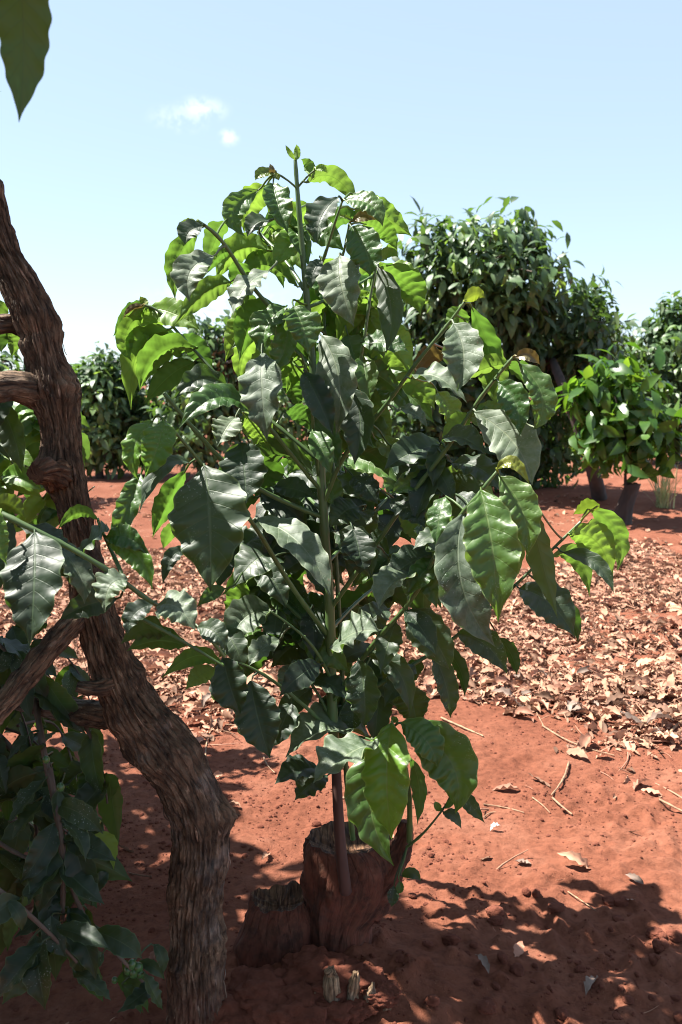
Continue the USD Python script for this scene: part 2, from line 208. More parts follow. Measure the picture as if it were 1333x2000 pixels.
def axis(a, b, fine, lo, hi, g=1.12):
    t = list(np.arange(a, b, fine)); s = fine
    while t[-1] < hi: s = min(s * g, 60); t.append(t[-1] + s)
    s = fine
    while t[0] > lo: s = min(s * g, 60); t.insert(0, t[0] - s)
    return np.array(t)
gx, gy = axis(-1.15, 1.55, .012, -420, 420, 1.06), axis(1.30, 3.4, .012, -30, 700, 1.02)
X, Yg = np.meshgrid(gx, gy); Z = height(X, Yg)
i, j = np.meshgrid(np.arange(len(gy) - 1), np.arange(len(gx) - 1), indexing='ij'); k = i * len(gx) + j
gf = np.stack([k, k + 1, k + len(gx) + 1, k + len(gx)], -1).reshape(-1, 4)
g = obj('ground', np.stack([X, Yg, Z], -1).reshape(-1, 3), gf, M['soil'])
tag(g, 'bare red soil ground of the coffee plantation', 'ground', kind='structure')

# ------------------------------------------------------------------ tubes, leaves
def spline(pts, rad, step):
    P = np.asarray(pts, float); d = np.concatenate([[0], np.cumsum(np.linalg.norm(np.diff(P, axis=0), axis=1))])
    t = np.linspace(0, d[-1], max(3, int(d[-1] / step) + 1))
    Q = CubicSpline(d, P, bc_type='natural')(t) if len(P) > 2 else P[0] + (P[1] - P[0]) * (t / d[-1])[:, None]
    R = PchipInterpolator(d, np.asarray(rad, float))(t) if np.ndim(rad) else np.full(len(t), rad)
    return Q, R, t
def tube(pts, rad, sides=8, step=.02, disp=None, caps=True):
    """(v, f, uv) of a bent tapered tube; disp(theta, length, point) is added to the radius"""
    Q, R, t = spline(pts, rad, step)
    T = nrm(np.gradient(Q, axis=0)); a = np.cross(T[0], [0, 1, 0] if abs(T[0][1]) < .8 else [1, 0, 0]); A = []
    for q in T:
        a = a - q * (a @ q); a = a / np.linalg.norm(a); A.append(a)
    A = np.array(A); B = np.cross(T, A); th = np.arange(sides + 1) * 2 * np.pi / sides
    dirs = np.cos(th)[None, :, None] * A[:, None] + np.sin(th)[None, :, None] * B[:, None]
    rr = np.broadcast_to(R[:, None], (len(Q), sides + 1)).copy()
    if disp is not None: rr = rr + disp(np.broadcast_to(th, rr.shape), np.broadcast_to(t[:, None], rr.shape), Q[:, None] + dirs * rr[..., None])
    v = Q[:, None] + dirs * rr[..., None]; n = sides + 1
    i, j = np.meshgrid(np.arange(len(Q) - 1), np.arange(sides), indexing='ij'); k = i * n + j
    f = np.stack([k, k + 1, k + n + 1, k + n], -1).reshape(-1, 4)[:, ::1]
    uv = np.stack([np.broadcast_to(th / (2 * np.pi) * 2 * np.pi * R.mean(), rr.shape), np.broadcast_to(t[:, None], rr.shape)], -1).reshape(-1, 2)
    v = v.reshape(-1, 3); f = np.vstack([f[:, [0, 1, 2]], f[:, [0, 2, 3]]])
    if caps:
        for e, s in ((0, 1), (len(Q) - 1, -1)):
            c = len(v); v = np.vstack([v, Q[e]]); uv = np.vstack([uv, [0, t[e]]]); jj = np.arange(sides) + e * n
            f = np.vstack([f, np.stack([np.full(sides, c), jj + 1, jj], -1) if s > 0 else np.stack([np.full(sides, c), jj, jj + 1], -1)])
    return v, f, uv
def join(parts):
    V, Fc, U, n = [], [], [], 0
    for p in parts:
        V.append(p[0]); Fc.append(np.asarray(p[1]) + n); n += len(p[0]); U.append(p[2] if len(p) > 2 else np.zeros((len(p[0]), 2)))
    return np.vstack(V), np.vstack(Fc), np.vstack(U)

WP = PchipInterpolator([0, .03, .10, .2, .32, .45, .58, .70, .80, .87, .92, .96, 1], [.05, .16, .46, .76, .95, 1, .93, .76, .53, .32, .16, .07, .012])
def leaf(P0, Pm, P1, W, N0, rng, nl=34, na=8, wave=.13, fold=.18, quilt=.075, curl=0., nv=9, petiole=None):
    """a coffee leaf: wavy margin, quilted between its side veins, drip tip. N0: direction its upper face looks to. petiole: where its stalk starts"""
    t = np.linspace(0, 1, nl + 1); C = 2 * Pm - (P0 + P1) / 2
    Mid = ((1 - t) ** 2)[:, None] * P0 + (2 * t * (1 - t))[:, None] * C + (t ** 2)[:, None] * P1
    T = nrm(np.gradient(Mid, axis=0)); A = nrm(np.cross(T, N0)); N = np.cross(A, T)
    s = np.linspace(-1, 1, na + 1); s = np.sign(s) * np.abs(s) ** .85
    hw = W / 2 * WP(t) * (1 + .05 * np.sin(t * 9 + rng.uniform(0, 6)))
    SS, TT = np.meshgrid(s, t); HW = hw[:, None]; a = np.abs(SS); sd = (SS > 0).astype(float)
    ph, fr = rng.uniform(0, 6.28, 2), rng.uniform(3.6, 5.4, 2)
    phs, frs = np.where(SS > 0, ph[0], ph[1]), np.where(SS > 0, fr[0], fr[1])
    env = np.sin(np.pi * np.clip(TT * 1.05, 0, 1)) ** .5
    up = HW * (fold * a ** 1.2 - curl * a ** 3) + W * .5 * wave * a ** 2 * np.sin(6.283 * frs * TT + phs + .6 * np.sin(9 * TT)) * env
    up = up + W * quilt * .22 * a ** 2 * np.sin(6.283 * nv * (TT - .15 * a) + 1.2) * env
    up = up + W * quilt * np.abs(np.sin(np.pi * nv * (TT - .15 * a))) ** .7 * a * (1.15 - a) * 2.2 * env - W * .012 * np.exp(-(a / .08) ** 2)
    lat = SS * HW * np.sqrt(1 - (fold * .7) ** 2) * (1 + .05 * np.sin(6.283 * (frs + 2) * TT + phs * 2) * a)
    tw = rng.uniform(-.25, .25) * (TT - .3)
    v = Mid[:, None] + A[:, None] * (lat * np.cos(tw) - up * np.sin(tw))[..., None] + N[:, None] * (up * np.cos(tw) + lat * np.sin(tw))[..., None]
    n = na + 1; i, j = np.meshgrid(np.arange(nl), np.arange(na), indexing='ij'); k = i * n + j
    f = np.stack([k, k + 1, k + n + 1, k + n], -1).reshape(-1, 4); f = np.vstack([f[:, [0, 1, 2]], f[:, [0, 2, 3]]])
    uv = np.stack([SS * .5 + .5, TT], -1).reshape(-1, 2); v = v.reshape(-1, 3)
    fn = np.cross(v[f[:, 1]] - v[f[:, 0]], v[f[:, 2]] - v[f[:, 0]]).sum(0)
    if fn @ N.mean(0) < 0: f = f[:, ::-1]
    if petiole is not None:
        q = Mid[2]; m1 = (petiole + P0) / 2 + np.array([0, 0, .004])
        pv, pf, pu = tube([petiole, m1, P0, q - N[2] * .002], [.0024, .0019, .0018, .0009], 5, .012, caps=False)
        v, f, uv = join([(v, f, uv), (pv, pf, np.full((len(pv), 2), .5))])
    return v, f, uv

TPL = {}
def leaves_many(base, D, U, L, W, rng, droop=.5, nl=4):
    """vectorised simple leaves: (n, k, 3) points and one face list. D: heading, U: upper-face direction"""
    n = len(base); t = np.linspace(0, 1, nl + 1); prof = np.interp(t, [0, .12, .35, .6, .82, .93, 1], [.06, .5, 1, .86, .4, .13, .01]) * .5
    D = nrm(D); A = nrm(np.cross(D, U)); N = np.cross(A, D); dr = (droop * rng.uniform(.4, 1.6, n))[:, None]
    ang = dr * t[None] * 1.2; al = np.cumsum(np.concatenate([np.zeros((n, 1)), np.cos(ang[:, 1:]) / nl], 1), 1) * L[:, None]; dn = -np.cumsum(np.concatenate([np.zeros((n, 1)), np.sin(ang[:, 1:]) / nl], 1), 1) * L[:, None]
    wv = rng.uniform(-.12, .12, (n, nl + 1)); out = []
    for s, lift in ((-1, .22), (0, 0.), (1, .22)):
        out.append(base[:, None] + D[:, None] * al[..., None] + A[:, None] * (s * prof[None] * W[:, None])[..., None] + N[:, None] * (dn + (lift + abs(s) * wv) * prof[None] * W[:, None])[..., None])
    v = np.stack(out, 2).reshape(n, -1, 3); f = []
    for i in range(nl):
        for j in range(2):
            k = i * 3 + j; f += [[k, k + 1, k + 4], [k, k + 4, k + 3]]
    f = np.array(f); fn = np.cross(v[0][f[:, 1]] - v[0][f[:, 0]], v[0][f[:, 2]] - v[0][f[:, 0]]).sum(0)
    if fn @ N[0] < 0: f = f[:, ::-1]
    return v, f
def put_leaves(parent, v, f, m_one, m_many, limit=300, many='foliage'):
    """the leaves that show largest become parts, the rest one part"""
    c = v.mean(1); u_, v_ = proj(c); inview = (u_ > -60) & (u_ < 1393) & (v_ > -60) & (v_ < 2060)
    order = np.argsort(np.linalg.norm(c - CAM, axis=1) + 1e3 * ~inview); k = min(limit, int(inview.sum()))
    for q in order[:k]: obj('leaf', v[q], f, m_one, parent)
    rest = order[k:]
    if len(rest):
        w = v[rest]; ff = (f[None] + (np.arange(len(rest)) * v.shape[1])[:, None, None]).reshape(-1, 3)
        obj(many, w.reshape(-1, 3), ff, m_many, parent, kind='stuff')

# ------------------------------------------------------------------ background coffee bushes
def bush(name, label, lobes, Y, n, L, seed, trunks, mats=('bush', 'bush_i'), group=None, limit=300, depth=.9, cat='coffee bush', dead=None, limbs=True, shell=.42):
    """lobes: (u, v, ru, rv, dY) ellipsoids of the crown; trunks: [((u, v, dY), ...), radius]"""
    rng = np.random.default_rng(seed); lob = []
    for u, v, ru, rv, dy in lobes:
        c = at(u, v, Y + dy); k = px(c); lob.append((c, np.array([ru / k, ru / k * depth, rv / k]), ru * rv))
    base = np.array([*at(*trunks[0][0][0][:2], Y + trunks[0][0][0][2])[:2], 0]); base[2] = float(height(base[0], base[1]))
    t = thing(name, label, cat, base, group)
    for pts, r in trunks:
        P = [at(u, v, Y + dy) for u, v, dy in pts]; P[0] = np.array([P[0][0], P[0][1], float(height(P[0][0], P[0][1])) - .03])
        if len(P) == 2: P.insert(1, (P[0] + P[1]) / 2 + rng.normal(0, .02, 3))
        v_, f_, uv_ = tube(P, np.linspace(r, r * .45, len(P)), 10, .06, lambda th, l, q: r * .25 * (meshkit.fbm(q * 14, 3) - .5)); obj('trunk', v_, f_, M['bark_bush'], t, uv=uv_)
    tops = [at(*p[-1][:2], Y + p[-1][2]) for p, _ in trunks]; tw = []
    w = np.array([x[2] for x in lob]); w = w / w.sum(); nc = n // 6; bs, ds = [], []
    for q in range(nc):
        c, r, _ = lob[rng.choice(len(lob), p=w)]; d = nrm(rng.normal(size=3)); rad = rng.uniform(.25, 1.04) ** shell * (1 + .44 * (meshkit.noise(d * 2.2 + seed) - .5)) ; p = c + r * d * rad
        if p[2] < .12: continue
        out = nrm(d * [1, 1, .5] + [0, 0, .15]); m = rng.integers(4, 9)
        if rad > .75 and limbs and len(tw) < 170: tw.append((c + r * d * rad * .35, p))
        for s in range(m):
            h = nrm(out * .6 + rng.normal(0, .5, 3) + [0, 0, -.1 - .65 * rng.random()]); bs.append(p + rng.normal(0, L * .35, 3)); ds.append(h)
    bs, ds = np.array(bs), np.array(ds); ups = np.array([0, 0, .75]) + rng.normal(0, .4, (len(bs), 3)) + nrm(bs - np.mean([x[0] for x in lob], 0)) * .7
    Ls = L * rng.uniform(.6, 1.15, len(bs)); v, f = leaves_many(bs, ds, ups, Ls, Ls * rng.uniform(.36, .48, len(bs)), rng, .75)
    if tw:
        tp = join([tube([a, (a + b) / 2 + [0, 0, .04], b], [.012, .008, .004], 5, .15) for a, b in tw]); obj('twigs', tp[0], tp[1], M['twig'], t, kind='stuff')
    for q, (c, r, _) in enumerate(lob[:4]):
        tb = tube([tops[q % len(tops)], (tops[q % len(tops)] + c) / 2 + rng.normal(0, .05, 3), c + [0, 0, r[2] * .5]], [trunks[0][1] * .5, trunks[0][1] * .35, .01], 7, .08); obj('limb', tb[0], tb[1], M['bark_bush'], t)
    if dead:
        c = at(dead[0], dead[1], Y - .3); k = px(c); m = dead[3]; b2 = c + rng.normal(0, dead[2] / k, (m, 3)) * [.8, .5, 1.3]
        v2, f2 = leaves_many(b2, rng.normal(0, .5, (m, 3)) + [0, 0, -.8], rng.normal(0, 1, (m, 3)) + [0, -1, .3], np.full(m, L * .6), np.full(m, L * .22), rng, 1.2); obj('withered_leaves', v2.reshape(-1, 3), (f2[None] + (np.arange(m) * v2.shape[1])[:, None, None]).reshape(-1, 3), M['dead_i'], t, kind='stuff')
    put_leaves(t, v, f, M[mats[0]], M[mats[1]], limit)
    return t
bush('coffee_bush', 'tall broad coffee bush with leaning dark trunk right behind the young plant', [(935, 540, 150, 115, 0), (1085, 660, 120, 110, .5), (880, 690, 125, 130, .3), (1000, 790, 140, 110, .8), (930, 880, 150, 75, .8), (1010, 560, 90, 100, -.2), (1010, 450, 50, 40, 0), (860, 470, 60, 45, 0), (820, 800, 90, 110, .4), (830, 880, 90, 70, .5), (1060, 905, 60, 45, 1.), (1110, 640, 95, 85, .2), (1150, 705, 60, 70, .4), (900, 600, 130, 120, .2), (1090, 850, 80, 90, 1.2)], 9.2, 10500, .185, 11,
     [(((1172, 985, -.3), (1150, 890, -.8), (1108, 775, -.75), (1078, 700, .2)), .08)])
bush('young_coffee_plant', 'small glossy coffee sapling growing from a cut stump beside the leaning trunk', [(1205, 800, 78, 85, 0), (1240, 860, 70, 50, -.1), (1165, 770, 45, 55, 0), (1290, 850, 35, 28, -.15), (1200, 740, 40, 35, 0)], 7.7, 620, .24, 12, [(((1222, 960, 0), (1222, 880, 0), (1208, 720, 0)), .016)], mats=('fresh', 'fresh_i'), cat='sapling', limbs=False)
bush('coffee_bush', 'coffee bush crossing the right edge of the picture behind the stump sapling', [(1320, 720, 105, 120, 0), (1270, 780, 70, 90, .4), (1390, 690, 110, 110, 0), (1330, 640, 60, 50, 0), (1300, 800, 100, 70, 0)], 13.5, 5200, .22, 13, [(((1325, 895, 0), (1320, 780, 0), (1330, 650, 0)), .07)])
bush('coffee_bush', 'farther low coffee bush seen between the tall bush and the right edge', [(1200, 690, 60, 70, 0), (1160, 740, 70, 80, 0), (1230, 760, 60, 80, 0)], 17.0, 1500, .20, 14, [(((1190, 845, 0), (1195, 700, 0)), .06)])
bush('coffee_bush', 'rounded dark coffee bush between the old trunk and the young plant', [(190, 800, 70, 95, 0), (150, 780, 50, 60, .2), (205, 730, 40, 40, .1), (228, 790, 42, 55, .2), (205, 860, 80, 55, 0), (150, 850, 50, 55, 0)], 11.5, 3000, .19, 15, [(((195, 925, 0), (195, 780, 0)), .06)])
bush('coffee_bush', 'coffee bush with withered brown leaves peeking through left branches of the young plant', [(390, 760, 70, 110, 0), (440, 710, 48, 80, 0), (350, 830, 45, 60, .2), (300, 800, 60, 80, .8), (290, 850, 60, 60, .8), (395, 680, 40, 50, 0), (400, 850, 80, 60, 0)], 11.0, 3600, .19, 16, [(((395, 925, 0), (400, 760, 0), (420, 690, 0)), .06)], dead=(445, 720, 26, 170))
bush('coffee_bush', 'coffee bush mostly hidden behind the stem of the young plant', [(560, 790, 90, 90, 0), (500, 830, 80, 70, 0), (640, 790, 80, 75, 0.4)], 14.0, 1800, .20, 17, [(((560, 880, 0), (560, 780, 0)), .06)])
bush('coffee_bush', 'dark coffee bush at the left edge behind the old trunk', [(-30, 790, 80, 110, 0), (30, 840, 60, 70, 0), (-10, 730, 45, 45, 0), (70, 800, 60, 60, .6)], 8.5, 1800, .19, 18, [(((-10, 985, 0), (-10, 800, 0)), .05)])
bush('coffee_bush', 'far coffee bush low in the gap behind the tall right bush', [(760, 800, 100, 65, 0), (840, 790, 90, 70, 0)], 20.0, 1300, .20, 19, [(((780, 840, 0), (780, 790, 0)), .06)])

# ------------------------------------------------------------------ hand-placed branches and leaves
class Plant:
    def __init__(s, prim, Yc, seed): s.t, s.Yc, s.rng, s.lines = prim, Yc, np.random.default_rng(seed), []
    def branch(s, pts, r, mat='stem', name='branch', sides=8, nodes=True, wobble=0.):
        P = np.array([at(u, v, s.Yc + d) for u, v, d in pts]); Q, R, t = spline(P, np.linspace(r[0], r[1], len(P)), .012); s.lines.append(Q)
        nd = s.rng.uniform(.05, .08)
        v, f, uv = tube(P, np.linspace(r[0], r[1], len(P)), sides, .012, (lambda th, l, q: r[1] * .35 * np.exp(-(((l % nd) - nd * .5) / .006) ** 2) + wobble * (meshkit.fbm(q * 60, 3) - .5)) if nodes else None)
        obj(name, v, f, M[mat] if isinstance(mat, str) else mat, s.t, uv=uv); return Q
    def near(s, u, v):
        best = (1e9, None)
        for Q in s.lines:
            pu, pv = proj(Q); d = np.hypot(pu - u, pv - v); i = d.argmin()
            if d[i] < best[0]: best = (d[i], Q[i])
        return best
    def shades(s, p):
        for u, v, d in [(757, 1520, -.16), (640, 1440, -.10), (880, 1470, -.06), (480, 1215, -.10), (690, 1245, -.10), (770, 1150, -.18), (960, 1080, -.32), (590, 1060, -.18), (410, 1020, -.3), (830, 1060, -.16)]:
            a = at(u, v, s.Yc + d); q = p - a; h = q @ S
            if h > .04 and np.linalg.norm(q - S * h) < .075: return True
        return False
    def leaf(s, b, tip, w, kind='G', side=1, mid=None, dY=None, k=.45, roll=None, **o):
        rng = s.rng; d, q = s.near(*b)
        if dY is None: Y0 = (q[1] if d < 70 else s.Yc) - .012 * side
        else: Y0 = s.Yc + dY
        P0 = at(*b, Y0); sc = px(P0); L = math.hypot(tip[0] - b[0], tip[1] - b[1]) / sc
        P1 = at(*tip, max(.5, Y0 - side * k * L)); m = mid or ((b[0] + tip[0]) / 2, (b[1] + tip[1]) / 2)
        view = nrm(CAM - (P0 + P1) / 2); T = nrm(P1 - P0); n = side * view + np.array([-.12, 0, .62]) * {'D': 1, 'P': 1.9}.get(kind, .7); n = nrm(n - T * (n @ T)); cw = abs(n @ nrm(view - T * (view @ T))); a = np.cross(T, n)
        r = math.radians(rng.uniform(-22, 22) if roll is None else roll); N0 = n * math.cos(r) + a * math.sin(r)
        Pm = at(*m, Y0 - side * k * L * .42 - side * rng.uniform(.07, .17) * L)
        lw = w * (1.05 if kind in 'YG' else 1.02) / sc / max(cw, .6); lod = math.hypot(w, L * sc)
        small = L * sc < 62
        o = dict(nl=52 if lod > 70 else 26, na=10 if w > 40 else 6, wave=rng.uniform(.08, .20), fold=rng.uniform(.05, .42), quilt=.13 if kind in 'YGL' else .055) | (dict(quilt=.03, wave=.08) if small else {}) | o
        pet = q if d < 170 else None
        v, f, uv = leaf(P0, Pm, P1, lw, N0, rng, petiole=pet, **o); obj('leaf', v, f, M[kind], s.t, uv=uv)

# ------------------------------------------------------------------ the old leaning coffee tree on the left
YT = 1.50
tb = at(390, 2000, YT); old = thing('old_coffee_tree', 'old coffee tree with bare thick crooked brown trunk leaning at the left', 'tree', (tb[0], YT, 0))
tc = [(-90, 300, 36), (-46, 352, 38), (-16, 430, 37), (14, 510, 38), (58, 600, 40), (82, 680, 42), (102, 760, 42), (118, 840, 42), (124, 900, 41), (140, 980, 40), (160, 1080, 40), (183, 1180, 41), (212, 1280, 50), (258, 1380, 58), (320, 1465, 62), (368, 1540, 62), (390, 1610, 59), (390, 1690, 58), (384, 1790, 57), (384, 1900, 57), (388, 2000, 62), (392, 2080, 80)]
tp = np.array([at(u, v, YT) for u, v, r in tc]); tr = np.array([r * .93 / px(p) for (u, v, r), p in zip(tc, tp)])
knots = [(at(128, 760, YT - .02), .030, .020), (at(440, 1596, YT), .032, .015), (at(330, 1760, YT - .03), .03, .010), (at(440, 1850, YT - .02), .04, .012), (at(345, 1900, YT - .04), .025, .010), (at(400, 1720, YT - .06), .025, .008), (at(85, 925, YT - .035), .030, .024), (at(103, 640, YT), .016, .010), (at(55, 770, YT - .03), .03, .016), (at(300, 1500, YT - .05), .03, .012), (at(250, 1470, YT), .025, .010), (at(268, 1310, YT), .02, .012), (at(-8, 362, YT - .02), .022, .014)]
def trunk_disp(th, l, q):
    rid = meshkit.fbm(np.stack([np.cos(th) * 5, np.sin(th) * 5, l * 7.], -1), 4, 3) - .5
    fine = meshkit.fbm(np.stack([np.cos(th) * 22, np.sin(th) * 22, l * 22.], -1), 3, 8) - .5
    d = .0055 * rid + .0030 * fine - .0030 * np.clip(.10 - np.abs(meshkit.fbm(np.stack([np.cos(th) * 11, np.sin(th) * 11, l * 24.], -1), 3, 31) - .5), 0, 1) / .10 + .020 * (meshkit.fbm(q * 8, 3, 5) - .5) + .010 * (meshkit.fbm(q * 30, 3, 6) - .5) - .006 * np.clip(.12 - np.abs(meshkit.fbm(np.stack([np.cos(th) * 9, np.sin(th) * 9, l * 9.], -1), 3, 12) - .5), 0, 1) / .12
    for c, s, a in knots: d = d + a * np.exp(-((q - c) ** 2).sum(-1) / s ** 2) * (.7 + .9 * meshkit.noise(q * 120))
    ring = np.linalg.norm(q - at(75, 648, YT), axis=-1); d = d - .006 * np.exp(-((q[..., 2] - at(75, 652, YT)[2] - .25 * (q[..., 0] - at(75, 652, YT)[0])) / .006) ** 2)
    return d
v, f, uv = tube(tp, tr, 144, .006, trunk_disp); trunk = obj('trunk', v, f, M['bark'], old, uv=uv)
rgb = np.random.default_rng(5)
tv = v[:-2].reshape(-1, 145, 3)
strips = []                                                          # loose bark strips standing proud of the trunk
for q in range(110):
    a, b = rgb.integers(4, len(tv) - 22), rgb.integers(0, 144); m = rgb.integers(4, 12); cen = tv[a:a + m].mean(1)
    w = rgb.uniform(.0006, .0022); lift = np.linspace(0.0003, rgb.uniform(.001, .005), m) if rgb.random() < .6 else np.sin(np.linspace(0, 3.1, m)) * rgb.uniform(.0005, .0025)
    o = nrm(tv[a:a + m, b] - cen); side = nrm(np.cross(o, [0, 0, 1.])); p = tv[a:a + m, b] + o * (lift[:, None] + .0006) + side * (rgb.normal(0, .003) * np.linspace(-1, 1, m)[:, None])
    taper = (np.sin(np.linspace(.25, 3.0, m)) * w)[:, None]; vv = np.concatenate([p - side * taper, p + side * taper, p + o * .0012]); i = np.arange(m - 1)
    ff = np.vstack([np.stack([i, i + 1, i + 2 * m + 1], -1), np.stack([i, i + 2 * m + 1, i + 2 * m], -1), np.stack([i + 2 * m, i + 2 * m + 1, i + m + 1], -1), np.stack([i + 2 * m, i + m + 1, i + m], -1)])
    strips.append((vv, ff, np.stack([np.zeros(3 * m), np.tile(np.arange(m) * .01, 3)], -1) + rgb.uniform(0, 1, 2)))
sv, sf, su = join(strips); obj('bark_strips', sv, sf, M['bark_pale'], old, uv=su, kind='stuff')
OT = Plant(old, YT, 21)
bw = lambda a: (lambda th, l, q: a * (meshkit.fbm(q * 40, 4) - .5) + a * .5 * (meshkit.fbm(q * 170, 3) - .5) + a * .7 * (meshkit.fbm(np.stack([np.cos(th) * 6, np.sin(th) * 6, l * 12], -1), 3) - .5))
def limb(pts, r, mat, name='branch', d=.012):
    P = [at(u, v, YT + dy) for u, v, dy in pts]; vv, ff, uu = tube(P, np.linspace(r[0], r[1], len(P)), 36, .005, bw(d)); obj(name, vv, ff, M[mat], old, uv=uu); OT.lines.append(spline(P, 1., .02)[0])
limb([(85, 770, 0), (40, 757, -.04), (-20, 757, -.07), (-140, 740, -.05), (-420, 640, .1)], (.029, .017), 'bark')
limb([(50, 640, .02), (20, 632, .0), (-30, 640, -.02), (-160, 610, .05), (-330, 500, .2)], (.017, .011), 'bark')
limb([(185, 1170, .0), (125, 1235, -.04), (60, 1310, -.08), (-10, 1392, -.12), (-140, 1500, -.16)], (.020, .017), 'bark')
limb([(240, 1400, .03), (150, 1390, .08), (60, 1370, .12), (-60, 1340, .18), (-300, 1250, .25)], (.026, .018), 'bark')
limb([(235, 1330, -.02), (185, 1345, -.05), (150, 1340, -.06)], (.016, .008), 'bark', 'branch_stub')
limb([(120, 930, -.03), (90, 920, -.065), (72, 926, -.085)], (.026, .014), 'wood', 'branch_stub', .022)
limb([(-62, 330, 0), (-100, 180, -.08), (-160, 0, -.2), (-180, -180, -.34), (-120, -330, -.5)], (.030, .010), 'bark')
# the leafy side branch that crosses in front of the trunk
OT.branch([(-260, 900, -.2), (-80, 965, -.24), (34, 1019, -.26), (101, 1052, -.26), (232, 1129, -.25), (307, 1182, -.22), (380, 1220, -.2), (439, 1283, -.18)], (.0056, .0026))
OT.branch([(240, 1127, -.25), (222, 1085, -.22), (206, 1052, -.2), (192, 1018, -.2)], (.0035, .002))
OT.branch([(270, 1205, -.1), (320, 1232, -.1), (400, 1278, -.1), (436, 1300, -.1)], (.0035, .002))
OT.branch([(-120, -330, -.5), (-40, -200, -.62), (20, -110, -.68)], (.006, .003), mat='twig')
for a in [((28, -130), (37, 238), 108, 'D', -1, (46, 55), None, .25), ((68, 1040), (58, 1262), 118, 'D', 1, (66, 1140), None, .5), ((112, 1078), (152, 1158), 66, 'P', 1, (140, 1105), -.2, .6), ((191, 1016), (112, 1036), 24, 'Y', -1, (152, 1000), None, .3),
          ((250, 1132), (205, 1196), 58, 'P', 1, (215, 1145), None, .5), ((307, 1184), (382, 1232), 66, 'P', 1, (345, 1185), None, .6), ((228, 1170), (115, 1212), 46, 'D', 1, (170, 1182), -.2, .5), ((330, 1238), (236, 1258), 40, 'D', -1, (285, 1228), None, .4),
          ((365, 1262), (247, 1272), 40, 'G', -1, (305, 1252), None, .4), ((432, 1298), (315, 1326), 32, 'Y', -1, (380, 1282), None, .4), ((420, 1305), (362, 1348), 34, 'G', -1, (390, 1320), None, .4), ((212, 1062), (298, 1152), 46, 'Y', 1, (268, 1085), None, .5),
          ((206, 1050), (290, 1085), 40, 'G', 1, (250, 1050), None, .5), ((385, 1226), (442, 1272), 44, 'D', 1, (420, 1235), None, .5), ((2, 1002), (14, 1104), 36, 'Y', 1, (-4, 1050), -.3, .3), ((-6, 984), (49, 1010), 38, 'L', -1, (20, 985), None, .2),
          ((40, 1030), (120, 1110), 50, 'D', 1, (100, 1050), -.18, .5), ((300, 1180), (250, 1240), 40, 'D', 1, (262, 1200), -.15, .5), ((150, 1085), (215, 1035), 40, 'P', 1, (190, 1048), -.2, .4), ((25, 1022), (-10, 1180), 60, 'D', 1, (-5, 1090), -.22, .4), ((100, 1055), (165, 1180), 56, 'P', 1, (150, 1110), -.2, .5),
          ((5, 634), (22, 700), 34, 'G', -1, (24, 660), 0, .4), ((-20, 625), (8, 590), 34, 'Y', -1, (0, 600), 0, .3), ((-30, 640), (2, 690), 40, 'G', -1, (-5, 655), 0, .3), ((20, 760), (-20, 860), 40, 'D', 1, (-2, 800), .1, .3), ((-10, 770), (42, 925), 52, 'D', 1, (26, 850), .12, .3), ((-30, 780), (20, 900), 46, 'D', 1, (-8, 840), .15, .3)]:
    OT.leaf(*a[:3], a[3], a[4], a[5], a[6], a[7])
# hanging twigs and the shaded foliage low at the left
for pts, r in [([(70, 1370, .1), (88, 1480, -.02), (118, 1640, -.1), (122, 1800, -.12)], (.006, .004)), ([(98, 1500, -.04), (118, 1620, -.08), (150, 1760, -.12), (215, 1850, -.1), (262, 1900, -.08), (290, 1930, -.06)], (.0045, .002)), ([(-60, 1700, -.25), (60, 1790, -.2), (150, 1880, -.16)], (.006, .002)),
               ([(-60, 1400, .1), (20, 1460, .05), (60, 1560, 0), (80, 1700, -.02)], (.006, .002)), ([(150, 1390, .08), (190, 1470, .06), (210, 1570, .03)], (.004, .002)), ([(-80, 1560, 0), (-10, 1640, -.06), (90, 1690, -.1), (190, 1720, -.08)], (.005, .002)), ([(-20, 1300, .2), (40, 1240, .2), (100, 1200, .22)], (.005, .002)), ([(-80, 1450, .25), (60, 1520, .25), (190, 1600, .22)], (.005, .002)), ([(-80, 1200, .15), (10, 1270, .12), (70, 1330, .1)], (.005, .002))]:
    OT.branch(pts, r, mat='twig', nodes=True, name='twig')
rg = random.Random(8)
low = OT.lines[-9:]
for q in range(120):
    Q = low[rg.randrange(9)]; p = Q[rg.randrange(len(Q) // 4, len(Q))]; pu, pv = map(float, proj(p)); ln = rg.uniform(65, 150); an = math.radians(rg.uniform(20, 160))
    b = (pu + rg.uniform(-30, 30), pv + rg.uniform(-20, 25)); tip = (b[0] + ln * math.cos(an), b[1] + ln * math.sin(an))
    if tip[0] > 325 or b[0] < -70 or (tip[0] > 215 and tip[1] < 1640): continue
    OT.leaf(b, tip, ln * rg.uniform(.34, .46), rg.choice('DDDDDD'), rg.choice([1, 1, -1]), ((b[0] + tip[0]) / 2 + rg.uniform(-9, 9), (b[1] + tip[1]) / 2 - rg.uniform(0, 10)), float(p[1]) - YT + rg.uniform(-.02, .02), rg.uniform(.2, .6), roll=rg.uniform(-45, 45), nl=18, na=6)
for a in [((178, 1636), (222, 1700), 34, 'Y', -1, (212, 1650), -.09, .3), ((176, 1640), (196, 1712), 26, 'Y', -1, (190, 1672), -.08, .3), ((205, 1512), (212, 1565), 40, 'G', -1, (215, 1540), .05, .3), ((100, 1790), (130, 1870), 44, 'D', 1, (105, 1830), -.16, .3), ((52, 1850), (40, 1905), 26, 'D', 1, (42, 1875), -.2, .3), ((270, 1880), (322, 1915), 22, 'D', 1, (300, 1890), -.05, .3), ((300, 1845), (318, 1905), 24, 'D', 1, (316, 1870), -.05, .3)]:
    OT.leaf(*a[:3], a[3], a[4], a[5], a[6], a[7], nl=18)
